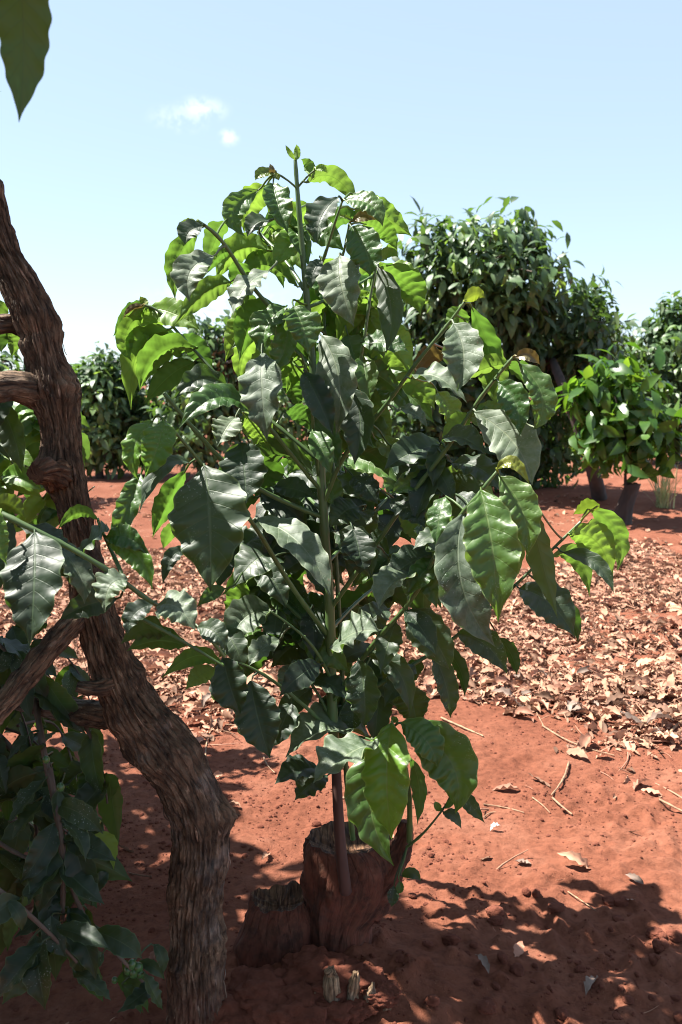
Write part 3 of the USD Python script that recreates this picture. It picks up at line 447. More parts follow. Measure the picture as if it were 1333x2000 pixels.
nl0 = len(OT.lines)
for q in range(16):
    u0, v0, dy = rg.uniform(-90, 60), rg.uniform(1230, 1650), rg.uniform(.25, .75); u1 = u0 + rg.uniform(90, 200); OT.branch([(u0, v0, dy), ((u0 + u1) / 2, v0 + rg.uniform(-30, 60), dy + rg.uniform(-.1, .1)), (min(u1, 205), v0 + rg.uniform(40, 190), dy + rg.uniform(-.15, .1))], (.004, .0016), mat='twig', nodes=False, name='twig', sides=6)
for Q in OT.lines[nl0:]:
    for q in range(9):
        p = Q[rg.randrange(len(Q) // 4, len(Q))]; pu, pv = map(float, proj(p)); ln = rg.uniform(50, 95); an = math.radians(rg.uniform(25, 155)); tip = (pu + ln * math.cos(an), pv + ln * math.sin(an))
        if tip[0] > 215: continue
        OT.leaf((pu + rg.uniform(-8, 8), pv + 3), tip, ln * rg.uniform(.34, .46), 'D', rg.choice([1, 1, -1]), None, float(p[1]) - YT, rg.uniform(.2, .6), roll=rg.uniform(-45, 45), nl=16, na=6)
for u, v_, r in [(258, 1884, 9), (270, 1890, 9), (262, 1900, 10), (250, 1896, 8), (274, 1903, 8), (224, 1915, 6), (118, 1538, 8), (90, 1484, 7)]:
    b = trimesh.creation.icosphere(2); c = at(u, v_, YT - .08); obj('berry', b.vertices * (r / px(c)) * [1, 1, 1.15] + c, b.faces, M['berry'], old)
# unseen leaves at left, overhead and behind the camera, placed to darken the foreground
rn = np.random.default_rng(77); cb, cd = [], []
tips = [at(-420, 640, YT + .1), at(-330, 500, YT + .2), at(-300, 1250, YT + .25), at(-140, 1500, YT - .16)]; extra = []
for c, r, m in [((-1.45, 1.75, 1.75), (.42, .55, .5), 330), ((-1.2, 1.6, 1.15), (.36, .5, .4), 330), ((-.95, 1.75, 1.42), (.2, .3, .2), 190), ((-.95, 1.95, 1.75), (.2, .22, .22), 170), ((-1.0, 1.6, .55), (.22, .4, .3), 130), ((-1.28, 1.42, 2.0), (.3, .28, .26), 90), ((-1.6, 2.2, 1.6), (.4, .4, .5), 260), ((-1.45, 2.6, 1.25), (.3, .4, .45), 240), ((-.55, .92, 2.12), (.28, .22, .2), 200), ((-.75, .35, 2.45), (.85, .7, .28), 900), ((-1.15, .55, 1.05), (.35, .5, .7), 520), ((-.75, .25, .6), (.25, .3, .45), 200), ((-1.0, -.75, 1.7), (.7, .45, .9), 800), ((.35, -1.0, 1.7), (.8, .4, .8), 900)]:  # clusters beside and behind the camera are added to block sky light
    c = np.array(c)
    extra.append((tips[len(extra) % 4] if c[1] > 1. else at(-120, -330, YT - .5) if c[1] > -.5 else np.array([-.75, .35, 2.45]), c))
    for q in range(m // 3):
        d = nrm(rn.normal(size=3)); p = c + d * np.array(r) * rn.uniform(.3, 1.)
        if proj(p)[0] > -75 and proj(p)[1] > -90: continue
        if q % 4 == 0: extra.append((c, p))
        for s in range(rn.integers(3, 6)): cb.append(p + rn.normal(0, .05, 3)); cd.append(nrm(d * .6 + rn.normal(0, .6, 3) + [0, 0, -.5]))
cb, cd = np.array(cb), np.array(cd); off = lambda p: proj(p)[0] < -25 or proj(p)[1] < -45
keep = np.array([off(p + d * .15) and off(p) for p, d in zip(cb, cd)]); cb, cd = cb[keep], cd[keep]
lv, lf = leaves_many(cb, cd, rn.normal(0, .4, cb.shape) + [0, 0, 1], rn.uniform(.11, .18, len(cb)), rn.uniform(.045, .07, len(cb)), rn, .6, 6)
obj('crown', lv.reshape(-1, 3), (lf[None] + (np.arange(len(cb)) * lv.shape[1])[:, None, None]).reshape(-1, 3), M['bush_i'], old, kind='stuff')
for a, b in extra:  # stems joining the unseen clusters; those behind the camera are added
    e = tube([a, (a + b) / 2 + [0, 0, .03], b], [.009, .006, .003], 6, .05); obj('branch', e[0], e[1], M['twig'], old)

# a fresh sapling behind the old trunk
yp = at(55, 1075, 2.9); fr = thing('young_coffee_plant', 'bright green young coffee plant glimpsed behind the old trunk at left', 'sapling', (yp[0], 2.9, 0))
FP = Plant(fr, 2.9, 31)
FP.branch([(62, 1140, 0), (58, 1000, 0), (50, 880, 0), (48, 780, 0)], (.009, .004))
for pts in [[(56, 960, 0), (20, 900, -.1), (-20, 870, -.15)], [(56, 960, 0), (90, 900, -.1), (150, 850, -.1)], [(52, 900, 0), (100, 840, 0), (130, 800, .05)], [(54, 920, 0), (10, 850, .05), (-20, 800, .1)], [(58, 1000, 0), (100, 950, -.12), (118, 915, -.15)], [(58, 1000, 0), (20, 960, -.15), (0, 930, -.2)], [(60, 1040, 0), (120, 1000, -.05), (185, 950, -.05)], [(60, 1040, 0), (10, 1010, -.1), (-30, 990, -.1)], [(50, 850, 0), (80, 800, -.05), (95, 770, -.05)], [(50, 850, 0), (20, 800, 0), (0, 780, 0)]]: FP.branch(pts, (.004, .002))
for Q in list(FP.lines[1:]):
    for q in range(9):
        p = Q[int(len(Q) * rg.uniform(.25, .99))]; pu, pv = map(float, proj(p)); ln = rg.uniform(48, 84); an = math.radians(rg.uniform(-20, 200)); b = (pu + rg.uniform(-3, 3), pv); tip = (b[0] + ln * math.cos(an), b[1] + ln * (.25 + .75 * abs(math.sin(an))))
        if tip[0] > 200 or tip[1] < 760: continue
        FP.leaf(b, tip, ln * .45, rg.choice('YYGG'), rg.choice([1, -1]), ((b[0] + tip[0]) / 2, (b[1] + tip[1]) / 2 - 12), float(p[1]) - 2.9, .4, nl=14, na=4)

# ------------------------------------------------------------------ the young plant in the middle and its stump
YC = 1.64
sb = at(662, 1905, 1.70); main = thing('young_coffee_plant', 'tall young coffee plant with big glossy leaves regrowing from a short stump in the centre', 'plant', (sb[0], sb[1], float(height(sb[0], sb[1]))))
def stump_mesh(prof, sides, rim_amp, cup, seed, nz=60, squash=1., knob=()):
    """prof: (u, v, radius in picture units); the top ring is ragged and the cut dips inside"""
    P = [at(u, v, YST) for u, v, r in prof]; R = [r / px(p) for (u, v, r), p in zip(prof, P)]; P = np.array(P); P[:, 1] = YST
    zs = np.linspace(0, 1, nz); d = np.linspace(0, 1, len(P)); Q = np.stack([PchipInterpolator(d, P[:, c])(zs) for c in range(3)], 1); RR = PchipInterpolator(d, R)(zs)
    th = np.arange(sides) * 2 * np.pi / sides; rings = []
    cs = np.stack([np.cos(th), np.sin(th) * squash, 0 * th], -1); rim = rim_amp * (meshkit.fbm(np.stack([np.cos(th) * 2.2, np.sin(th) * 2.2, 0 * th + seed], -1), 4) - .5) * 2
    for q, (c, r) in enumerate(zip(Q, RR)):
        lob = 1 + .20 * (meshkit.fbm(np.stack([np.cos(th) * 1.6, np.sin(th) * 1.6, 0 * th + zs[q] * 1.5 + seed], -1), 3) - .5) * 2 + .09 * (meshkit.fbm(np.stack([np.cos(th) * 5, np.sin(th) * 5, 0 * th + zs[q] * 5 + seed], -1), 4) - .5) * 2 + .035 * (meshkit.fbm(np.stack([np.cos(th) * 16, np.sin(th) * 16, 0 * th + zs[q] * 14 + seed], -1), 3) - .5) * 2
        ring = c + cs * (r * lob)[:, None]; ring[:, 2] += rim * zs[q] ** 3
        for kc, ks, ka in knob:
            w = np.exp(-((ring - kc) ** 2).sum(1) / ks ** 2)[:, None]; ring = ring + cs * ka * w
        rings.append(ring)
    body = np.vstack(rings); n = sides; i, j = np.meshgrid(np.arange(nz - 1), np.arange(n), indexing='ij'); k, k2 = i * n + j, i * n + (j + 1) % n
    f = np.stack([k, k2, k2 + n, k + n], -1).reshape(-1, 4); f = np.vstack([f[:, [0, 1, 2]], f[:, [0, 2, 3]]])
    uv = np.stack([np.tile(th * .08, nz), np.repeat(zs * .3, n)], -1)
    top = rings[-1]; tc_ = top.mean(0); tr_ = [top]; m = 12
    for q in range(1, m + 1):
        a = 1 - q / m; rg_ = tc_ + (top - tc_) * [max(a, .02), max(a, .02), 0]; rg_[:, 2] = tc_[2] + (top[:, 2] - tc_[2]) * a ** .5 - cup * (1 - a ** 2) + .012 * (meshkit.fbm(rg_ * 70, 3) - .5) * (q < m); tr_.append(rg_)
    tv_ = np.vstack(tr_); i, j = np.meshgrid(np.arange(m), np.arange(n), indexing='ij'); k, k2 = i * n + j, i * n + (j + 1) % n; tf = np.stack([k, k2, k2 + n, k + n], -1).reshape(-1, 4); tf = np.vstack([tf[:, [0, 1, 2]], tf[:, [0, 2, 3]]])
    return (body, f, uv), (tv_, tf, tv_[:, :2] * 1.0)
YST = 1.705
body, cut = stump_mesh([(664, 1990, 135), (662, 1930, 92), (662, 1860, 66), (664, 1805, 64), (676, 1760, 78), (690, 1715, 92), (694, 1680, 94), (688, 1650, 86), (680, 1636, 74)], 120, .008, .03, 3, 90, .85, knob=[(at(745, 1775, YST - .02), .03, .02), (at(612, 1660, YST), .03, .008)])
lobe = tube([at(715, 1770, YST - .01), at(752, 1715, YST - .02), at(782, 1660, YST - .02), at(796, 1605, YST - .01)], [.04, .034, .022, .012], 48, .006, bw(.014))
sv, sf, su = join([body, lobe]); stump = obj('stump', sv, sf, M['bark_stump'], main, uv=su); obj('cut_face', cut[0], cut[1], M['wood'], stump, uv=cut[1][:0] if False else cut[2])
MP = Plant(main, YC, 41)
MP.branch([(676, 1742, -.02), (668, 1680, -.035), (662, 1600, -.03), (657, 1500, -.02)], (.0125, .0095), mat='redstem', name='sprout_base', sides=14, nodes=False)
MP.branch([(657, 1500, -.02), (650, 1400, 0), (645, 1200, 0), (632, 1000, 0), (623, 850, 0), (610, 700, 0), (601, 597, 0), (588, 455, 0), (581, 369, 0), (577, 312, 0)], (.0112, .0032), name='stem', sides=14)
MP.branch([(690, 1640, .06), (676, 1500, .05), (668, 1300, .05), (655, 1050, .06), (650, 900, .08), (640, 760, .1), (633, 600, .12), (632, 555, .12)], (.0055, .0025), name='stem', sides=10)
BR = [([(622, 930, 0), (612, 830, -.05), (600, 730, -.08), (588, 690, -.10)], (.003, .002)), ([(603, 660, 0), (532, 603, -.05), (470, 525, -.10), (410, 447, -.15), (388, 432, -.16)], (.0042, .0025)), ([(594, 565, 0), (550, 500, .08), (507, 455, .14)], (.0042, .003)),
      ([(624, 900, 0), (520, 815, .03), (440, 750, .06), (395, 700, .08), (340, 640, .10), (297, 600, .11), (284, 596, .11)], (.0042, .0022)), ([(630, 1010, 0), (470, 930, -.07), (399, 861, -.11), (320, 767, -.14)], (.0045, .0032)), ([(638, 1237, 0), (560, 1130, -.08), (485, 1010, -.16), (396, 908, -.24), (354, 857, -.27), (310, 810, -.29)], (.005, .002)),
      ([(625, 955, 0), (567, 885, -.06), (520, 830, -.12), (496, 810, -.14)], (.004, .003)), ([(640, 1110, .06), (600, 1060, .08), (553, 979, .10)], (.003, .002)), ([(632, 985, 0), (680, 880, -.04), (739, 809, -.08), (821, 700, -.14), (870, 640, -.17), (907, 591, -.19)], (.0046, .0022)),
      ([(645, 1190, 0), (720, 1085, -.05), (805, 965, -.10), (886, 857, -.14), (919, 806, -.16), (960, 749, -.18), (1003, 697, -.20)], (.0046, .0024)), ([(650, 1370, 0), (715, 1278, -.06), (750, 1234, -.10), (805, 1170, -.15), (844, 1098, -.19), (890, 1020, -.24), (939, 960, -.27), (972, 920, -.28)], (.0048, .0024)),
      ([(650, 1395, .02), (770, 1320, .04), (865, 1262, .06), (915, 1225, .06), (1000, 1150, .06), (1063, 1089, .05), (1135, 1019, .04)], (.0046, .0026)), ([(581, 367, 0), (600, 345, -.01), (616, 331, -.02)], (.002, .0013)), ([(582, 369, 0), (560, 350, -.02), (539, 337, -.03)], (.002, .0013)),
      ([(599, 565, 0), (633, 503, -.03), (648, 455, -.05), (669, 392, -.06)], (.0034, .002)), ([(640, 560, .03), (671, 494, -.02), (682, 440, -.05)], (.003, .002)), ([(626, 900, 0), (660, 840, -.01), (691, 755, -.03), (712, 660, -.05), (722, 590, -.05), (735, 520, -.05)], (.0036, .0022)), ([(650, 1410, 0), (605, 1330, .01), (575, 1290, .02)], (.0034, .002)), ([(650, 1400, 0), (620, 1280, .08), (590, 1190, .12)], (.0034, .002)),
      ([(652, 1420, 0), (690, 1345, .03), (720, 1290, .05), (760, 1200, .09)], (.0036, .002)), ([(646, 1250, 0), (560, 1180, .05), (500, 1100, .10), (440, 1040, .14)], (.004, .002)), ([(651, 1430, 0), (560, 1350, -.04), (480, 1300, -.06), (436, 1286, -.07)], (.004, .002)), ([(648, 1330, 0), (600, 1250, -.04), (530, 1195, -.06)], (.0034, .002)),
      ([(800, 1645, .02), (800, 1560, 0), (785, 1470, -.05), (766, 1412, -.09)], (.006, .003)), ([(795, 1655, .02), (830, 1625, 0), (865, 1582, 0)], (.0032, .0018)), ([(655, 1490, -.02), (700, 1440, -.05), (728, 1446, -.07)], (.003, .0022)), ([(656, 1500, -.02), (640, 1495, -.0), (622, 1500, .02)], (.003, .0022)),
      # laterals on the far side
      ([(624, 880, 0), (700, 800, .18), (760, 740, .30)], (.004, .002)), ([(612, 720, 0), (540, 640, .15), (500, 600, .25)], (.004, .002)), ([(632, 1000, 0), (560, 930, .2), (500, 870, .36)], (.004, .002)), ([(640, 1100, 0), (730, 1000, .22), (800, 930, .36)], (.004, .002)), ([(646, 1230, 0), (730, 1150, .2), (830, 1090, .36)], (.004, .002)), ([(646, 1260, 0), (570, 1150, .22), (520, 1090, .38)], (.004, .002)), ([(602, 600, 0), (690, 560, .12), (760, 520, .18)], (.0036, .002)), ([(636, 1050, 0), (660, 930, .25), (690, 860, .42)], (.004, .002)), ([(615, 760, 0), (660, 690, .15), (690, 640, .22)], (.0036, .002))]
for pts, r in BR: MP.branch(pts, r)
LV = '''577 312 558 282 9 Y 1 566 297 . .1|577 313 579 281 14 Y -1 581 296 . .1|604 342 588 310 22 Y -1 603 322 . .1|598 357 703 408 40 G -1 652 346 -.01 .5|616 331 640 338 12 Y 1 630 328 . .2|538 337 499 352 22 L 1 512 338 . .2|530 340 527 319 12 B 1 531 330 . .1|536 338 545 352 12 L 1 542 345 . .2
533 358 563 456 56 G 1 543 400 -.05 .5|522 362 477 455 50 Y -1 490 398 . .5|507 370 480 462 44 G 1 456 415 -.02 .4|660 385 620 476 62 D 1 628 425 -.09 .4|588 457 511 447 36 G -1 545 427 . .6|524 430 483 462 40 D 1 500 436 -.02 .5|386 434 350 460 22 L -1 364 440 . .3|396 441 362 478 42 D 1 370 452 . .4
388 452 343 586 44 Y -1 345 508 -.14 .3|418 500 371 590 58 P 1 372 530 -.17 .5|450 492 398 542 24 Y -1 425 500 . .4|526 490 421 552 52 Y -1 462 488 .02 .5|582 562 470 550 48 G -1 515 516 .02 .5|452 552 341 636 44 G -1 398 572 -.09 .5|526 528 455 615 46 P 1 480 560 -.10 .7|548 520 555 480 42 Y -1 558 500 .12 .4
560 598 519 700 60 G 1 520 638 -.08 .4|565 606 527 732 48 G 1 556 680 -.10 .4|573 598 602 692 72 G 1 592 640 -.12 .4|537 595 468 706 58 Y -1 490 628 . .4|518 650 470 748 42 Y -1 478 690 .02 .4|512 690 522 862 82 P 1 512 765 -.14 .4|331 645 256 800 56 Y -1 270 685 . .4|386 680 272 765 62 Y -1 312 690 .06 .5
380 708 282 790 44 G -1 330 735 .10 .5|284 600 258 706 38 Y -1 245 655 . .3|306 608 290 668 46 Y -1 294 632 . .3|290 595 274 578 16 L -1 280 588 . .2|280 597 240 622 16 B -1 258 604 . .3|663 500 692 638 84 P 1 668 560 -.08 .4|630 508 608 566 30 D 1 612 530 -.03 .4|628 655 657 848 78 P 1 662 740 -.09 .3
686 443 723 540 68 G 1 716 490 -.09 .4|672 392 748 442 46 G 1 722 398 . .5|690 378 740 430 30 G 1 725 395 -.02 .5|688 433 735 430 20 B 1 712 422 . .2|690 430 662 421 9 L 1 676 424 . .2|712 437 777 489 40 Y -1 750 450 -.02 .4|740 512 778 502 32 G -1 760 492 .02 .4|742 522 822 616 66 Y -1 796 558 .05 .4
738 523 754 692 52 D 1 764 600 -.08 .3|730 530 740 660 40 G -1 742 600 -.02 .3|907 590 948 582 26 L -1 930 574 . .2|886 632 893 767 78 P 1 906 692 -.20 .4|922 600 962 782 48 Y -1 956 690 -.13 .3|922 640 970 798 62 G -1 962 720 -.1 .3|900 600 886 658 48 Y -1 892 625 -.15 .3
866 690 808 742 44 B -1 838 700 -.05 .5|800 740 912 786 46 P 1 852 735 -.14 .7|1008 698 1055 712 24 B 1 1034 694 . .2|1014 710 1040 844 54 G 1 1060 775 -.19 .3|974 747 1016 852 54 G 1 1008 788 -.20 .4|928 805 1040 948 82 P 1 1005 865 -.18 .5|928 808 1002 832 24 G -1 965 797 . .4|862 860 950 890 52 D 1 905 855 -.15 .7
775 800 836 836 28 P 1 808 806 -.09 .6|855 765 892 852 44 Y 1 878 800 .05 .4|715 655 805 738 84 Y -1 765 678 .15 .5|680 655 696 712 50 G 1 688 680 .0 .4|594 728 652 852 56 D 1 622 780 -.12 .4|690 758 692 908 72 D 1 704 830 -.08 .3|496 808 350 836 56 G 1 425 775 . .6|445 754 338 782 42 D 1 392 740 . .6
318 822 284 932 62 Y 1 308 872 -.30 .3|300 822 270 938 44 Y 1 262 872 -.27 .3|275 925 214 1070 44 G 1 250 990 -.26 .3|374 906 272 1002 46 D 1 318 912 -.24 .6|362 920 298 1050 44 Y -1 325 985 -.18 .4|399 910 411 1156 148 D 1 410 1020 -.27 .35|470 865 480 985 95 D 1 478 925 -.12 .5|612 930 465 936 42 P -1 540 885 -.03 .5
460 815 424 872 48 P 1 442 836 -.10 .7|480 815 527 882 56 Y -1 508 845 -.02 .4|535 952 616 972 38 D 1 576 955 .04 .6|500 1012 646 1166 64 P 1 590 1066 -.15 .6|364 1075 318 1144 28 D 1 335 1090 -.1 .5|342 1018 318 1073 28 Y -1 330 1045 0 .3|700 990 645 1030 55 D 1 672 1000 .02 .5|690 1035 702 1122 66 D 1 702 1080 -.05 .4
560 1080 455 1150 78 D 1 505 1090 .10 .6|440 1150 385 1186 24 G 1 412 1160 -.05 .5|480 1140 445 1222 40 Y -1 462 1175 .05 .3|939 958 974 1216 100 G 1 962 1070 -.29 .3|905 1003 968 1263 100 P 1 902 1140 -.25 .3|975 930 1030 1088 66 G 1 1022 1000 -.26 .3|970 918 1036 950 24 L 1 1004 905 . .3|1035 990 1090 1208 54 P -1 1056 1085 -.2 .3
1000 1000 1014 1122 36 Y -1 1012 1060 -.24 .3|1172 985 1120 1005 36 L -1 1148 990 .03 .3|1152 992 1206 1116 44 Y -1 1208 1045 .05 .3|1112 1045 1197 1138 62 Y -1 1168 1060 .03 .4|1076 1090 1152 1166 46 G -1 1130 1090 .03 .5|1100 1080 1200 1160 30 D 1 1165 1100 .02 .5|1015 1150 1124 1246 74 D 1 1075 1178 .03 .5|1080 1170 1130 1255 34 D -1 1116 1205 .08 .4
895 1238 992 1318 54 D 1 950 1260 .04 .5|975 1245 1010 1320 30 D -1 1000 1280 .1 .4|864 1080 808 1036 54 P 1 830 1062 -.16 .6|765 975 832 1032 54 D 1 800 995 -.08 .6|815 1130 740 1190 62 P 1 768 1138 -.17 .8|690 930 740 986 52 D 1 715 950 0 .5|655 1042 727 1128 66 D 1 700 1070 -.03 .5|830 1156 886 1180 28 D 1 858 1160 -.05 .5
790 1195 880 1312 74 D 1 845 1245 -.08 .4|862 1262 908 1362 32 D -1 898 1305 .05 .3|845 1272 880 1403 46 D 1 872 1340 .04 .3|720 1280 802 1400 48 D 1 778 1310 -.06 .4|530 1194 444 1262 60 P 1 480 1205 .07 .6|642 1242 530 1304 90 D 1 582 1256 .12 .4|545 1250 486 1302 38 P 1 512 1268 -.02 .7|570 1298 566 1366 40 P 1 560 1330 .02 .6
436 1286 470 1396 76 D 1 450 1340 -.09 .4|490 1330 528 1482 84 D 1 505 1405 -.07 .35|568 1372 528 1462 56 D 1 552 1415 -.02 .5|650 1268 742 1232 54 P 1 692 1236 -.08 .8|700 1288 712 1422 66 D 1 712 1355 -.05 .35|800 1338 815 1414 66 D 1 808 1380 .02 .4|690 1368 690 1428 48 D 1 690 1398 .02 .4|728 1446 558 1480 84 P 1 640 1425 .02 .5
732 1450 612 1530 88 P 1 672 1478 -.15 .6|622 1500 537 1532 58 D 1 580 1505 0 .5|640 1515 576 1564 54 D 1 606 1532 .01 .5|765 1412 766 1640 92 Y 1 756 1522 -.12 .3|750 1440 770 1692 84 G 1 722 1565 -.08 .3|784 1412 856 1502 62 G 1 832 1445 -.10 .4|790 1412 890 1590 92 G 1 882 1490 -.06 .4|802 1480 815 1612 30 G -1 820 1545 -.05 .3
895 1535 948 1608 28 D 1 918 1570 -.02 .4|865 1588 902 1620 26 D 1 886 1594 . .4|862 1584 850 1565 14 G 1 854 1574 . .2|870 1580 895 1555 12 G 1 884 1566 . .2|768 1412 775 1400 14 Y -1 772 1405 . .1|785 1712 823 1722 20 D 1 806 1706 -.0 .4|770 1730 765 1772 22 D 1 768 1752 -.01 .3|780 1722 775 1745 16 G 1 782 1735 -.02 .3
735 1000 700 1070 50 D 1 712 1030 .05 .5|850 985 905 1060 56 D 1 885 1012 -.05 .5|880 905 985 965 60 D 1 940 915 -.1 .6|700 880 760 930 44 D -1 735 892 .02 .5|690 800 760 870 56 G -1 735 820 .1 .4|640 560 668 640 40 Y -1 660 600 .06 .3|720 620 750 700 50 G -1 742 660 .1 .4|560 720 585 800 44 Y -1 572 760 .08 .3
560 800 620 850 44 G -1 592 812 .05 .4|545 900 500 980 60 D -1 520 930 .08 .5|590 980 545 1060 52 G -1 560 1020 .1 .4|470 980 400 1060 52 G -1 430 1010 .1 .4|420 1000 360 1085 50 G -1 385 1030 .12 .4|780 1000 850 1080 52 G -1 820 1030 .15 .4|760 1190 700 1260 55 D 1 725 1212 .05 .5|600 1100 650 1180 50 D 1 625 1130 .05 .5
500 1110 560 1190 56 D 1 535 1135 .04 .5|860 1150 940 1230 54 D 1 905 1175 -.05 .5|640 700 690 800 54 G 1 668 745 .02 .4|540 770 470 830 46 G -1 505 785 .1 .4|620 870 560 930 40 G -1 590 890 .1 .4|735 525 790 590 44 Y -1 768 545 .1 .4|700 560 660 640 44 G -1 680 600 .12 .4|770 740 850 800 56 G -1 815 755 .2 .4'''
for row in LV.replace('\n', '|').split('|'):
    q = row.split(); n_ = [float(z) if z not in ('.',) and not z.isalpha() else z for z in q]
    MP.leaf((n_[0], n_[1]), (n_[2], n_[3]), n_[4], q[5], int(n_[6]), (n_[7], n_[8]), None if q[9] == '.' else n_[9], n_[10])
rg = random.Random(12)
for Q in MP.lines[-9:] + MP.lines[6:14:2]:                            # leaf pairs on the far laterals
    for q in range(5):
        p = Q[min(len(Q) - 1, int(len(Q) * (.25 + .18 * q)))]; pu, pv = map(float, proj(p))
        for sgn in (-1, 1):
            ln = rg.uniform(80, 125); an = math.radians(90 + sgn * rg.uniform(15, 75)); b = (pu + sgn * 3, pv + 2); tip = (b[0] + ln * math.cos(an), b[1] + ln * math.sin(an)); 
            if MP.shades(p) or MP.shades(at(*tip, p[1])): continue
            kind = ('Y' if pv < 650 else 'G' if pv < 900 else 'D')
            MP.leaf(b, tip, ln * .45, kind, rg.choice([1, -1]), ((b[0] + tip[0]) / 2, (b[1] + tip[1]) / 2 - 10), float(p[1]) - YC + rg.uniform(.01, .05), .45, nl=22, na=6)

for q in range(120):                                                   # smaller leaves that fill the middle of the crown
    Q = MP.lines[rg.randrange(3, len(MP.lines))]; p = Q[rg.randrange(len(Q) // 6, max(len(Q) // 6 + 1, int(len(Q) * .8)))]; pu, pv = map(float, proj(p))
    if not (430 < pu < 930 and 640 < pv < 1400): continue
    ln = rg.uniform(70, 120); an = math.radians(rg.uniform(10, 170)); b = (pu + rg.uniform(-6, 6), pv + 3); tip = (b[0] + ln * math.cos(an), b[1] + ln * math.sin(an))
    if MP.shades(p) or MP.shades(at(*tip, p[1])): continue
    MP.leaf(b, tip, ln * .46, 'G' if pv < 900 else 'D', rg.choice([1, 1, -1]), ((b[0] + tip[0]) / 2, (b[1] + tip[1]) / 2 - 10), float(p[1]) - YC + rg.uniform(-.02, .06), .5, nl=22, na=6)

for q in range(60):                                                   # sunlit leaves of the upper crown, a little behind
    u0, v0 = rg.uniform(440, 770), rg.uniform(400, 760); d, p = MP.near(u0, v0)
    if d > 45: continue
    ln = rg.uniform(75, 125); an = math.radians(rg.uniform(25, 155)); tip = (u0 + ln * math.cos(an), v0 + ln * math.sin(an))
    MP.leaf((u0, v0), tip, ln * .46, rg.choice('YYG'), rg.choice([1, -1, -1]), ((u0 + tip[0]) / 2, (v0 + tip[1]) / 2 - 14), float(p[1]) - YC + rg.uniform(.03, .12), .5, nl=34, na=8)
for q in range(46):                                                   # shaded leaves of the lower left laterals
    u0, v0 = rg.uniform(430, 630), rg.uniform(900, 1260); d, p = MP.near(u0, v0)
    if d > 60: continue
    ln = rg.uniform(80, 125); an = math.radians(rg.uniform(15, 165)); tip = (u0 + ln * math.cos(an), v0 + ln * math.sin(an)); dy = float(p[1]) - YC + rg.uniform(.03, .12)
    if MP.shades(at(u0, v0, YC + dy)) or MP.shades(at(*tip, YC + dy)): continue
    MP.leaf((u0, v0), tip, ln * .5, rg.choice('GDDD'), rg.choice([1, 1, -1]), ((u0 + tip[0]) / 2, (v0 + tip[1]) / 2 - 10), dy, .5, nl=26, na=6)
for q in range(60):                                                   # shaded leaves of the far right laterals
    u0, v0 = rg.uniform(680, 900), rg.uniform(840, 1130); d, p = MP.near(u0, v0)
    if d > 60: continue
    ln = rg.uniform(80, 125); an = math.radians(rg.uniform(15, 165)); tip = (u0 + ln * math.cos(an), v0 + ln * math.sin(an)); dy = float(p[1]) - YC + rg.uniform(.03, .10)
    if MP.shades(at(u0, v0, YC + dy)) or MP.shades(at(*tip, YC + dy)): continue
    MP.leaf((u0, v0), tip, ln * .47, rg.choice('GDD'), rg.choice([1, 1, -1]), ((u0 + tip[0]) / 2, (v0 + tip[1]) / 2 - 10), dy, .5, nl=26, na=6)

# ------------------------------------------------------------------ old sawn stump between trunk and plant, splintered root wood
YST = 1.70
b2, c2 = stump_mesh([(540, 2010, 150), (540, 1950, 112), (542, 1880, 84), (545, 1820, 72), (545, 1780, 66), (548, 1752, 54)], 90, .016, .02, 9, 60, .8, knob=[(at(590, 1790, YST), .03, .02), (at(480, 1850, YST - .03), .03, .02)])
st = thing('tree_stump', 'dark rotten stump with ragged top between the old trunk and the young plant', 'stump', (float(b2[0][:, 0].mean()), YST, 0)); s2 = obj('trunk', b2[0], b2[1], M['bark_stump'], st, uv=b2[2]); obj('cut_face', c2[0], c2[1], M['wood'], s2, uv=c2[2])
rw = random.Random(3)
spl = thing('splintered_root', 'pale splintered root wood at the foot of the centre stump', 'root', (*at(665, 1985, 1.50)[:2], 0)); M['splint'] = bark_material('splintered_wood', (.10, .06, .035), (.26, .17, .10), (.42, .31, .20))
for u, v, w, h, lean in [(655, 1945, 24, 70, -.1), (680, 1955, 17, 76, .15), (702, 1965, 13, 64, .3), (638, 1975, 19, 54, -.35), (722, 1985, 13, 44, .5), (622, 1995, 16, 50, -.5)]:
    p = at(u, v + 40, 1.50); k = px(p); n = 9; pts = [p + np.array([lean * (h + 40) / k * q / n, rw.uniform(-.004, .004), (h + 40) / k * q / n]) for q in range(n)]
    vv, ff, uu = tube(pts, np.array([w / k * (1 - .75 * (q / n) ** 1.5) for q in range(n)]), 14, .006, bw(.018)); obj('splinter', vv, ff, M['splint'], spl, uv=uu)
for u, v, r in [(520, 1935, .060), (590, 1950, .052), (650, 1925, .055), (700, 1915, .045), (610, 1905, .05), (470, 1960, .055), (560, 1985, .06), (740, 1945, .030), (640, 1975, .04), (690, 1960, .032)]:
    d = ray(u, v); c = CAM + d * (-(CAM[2] - .09) / d[2]); c[2] = float(height(c[0], c[1])) + r * .15; ic = trimesh.creation.icosphere(4); q = ic.vertices
    rr = 1 + 1.1 * (meshkit.fbm(q * 1.5 + u, 3) - .5) + .5 * (meshkit.fbm(q * 4 + u, 4) - .5) + .2 * (meshkit.fbm(q * 12 + u, 3) - .5); tag(obj('earth_clump', q * rr[:, None] * r * [1.25, 1., .62] + c + [0, 0, r * .12], ic.faces, M['clod']), 'large dark earthy clump heaped at the foot of the centre stumps', 'earth clump', 'earthy clumps heaped around the foot of the stumps')

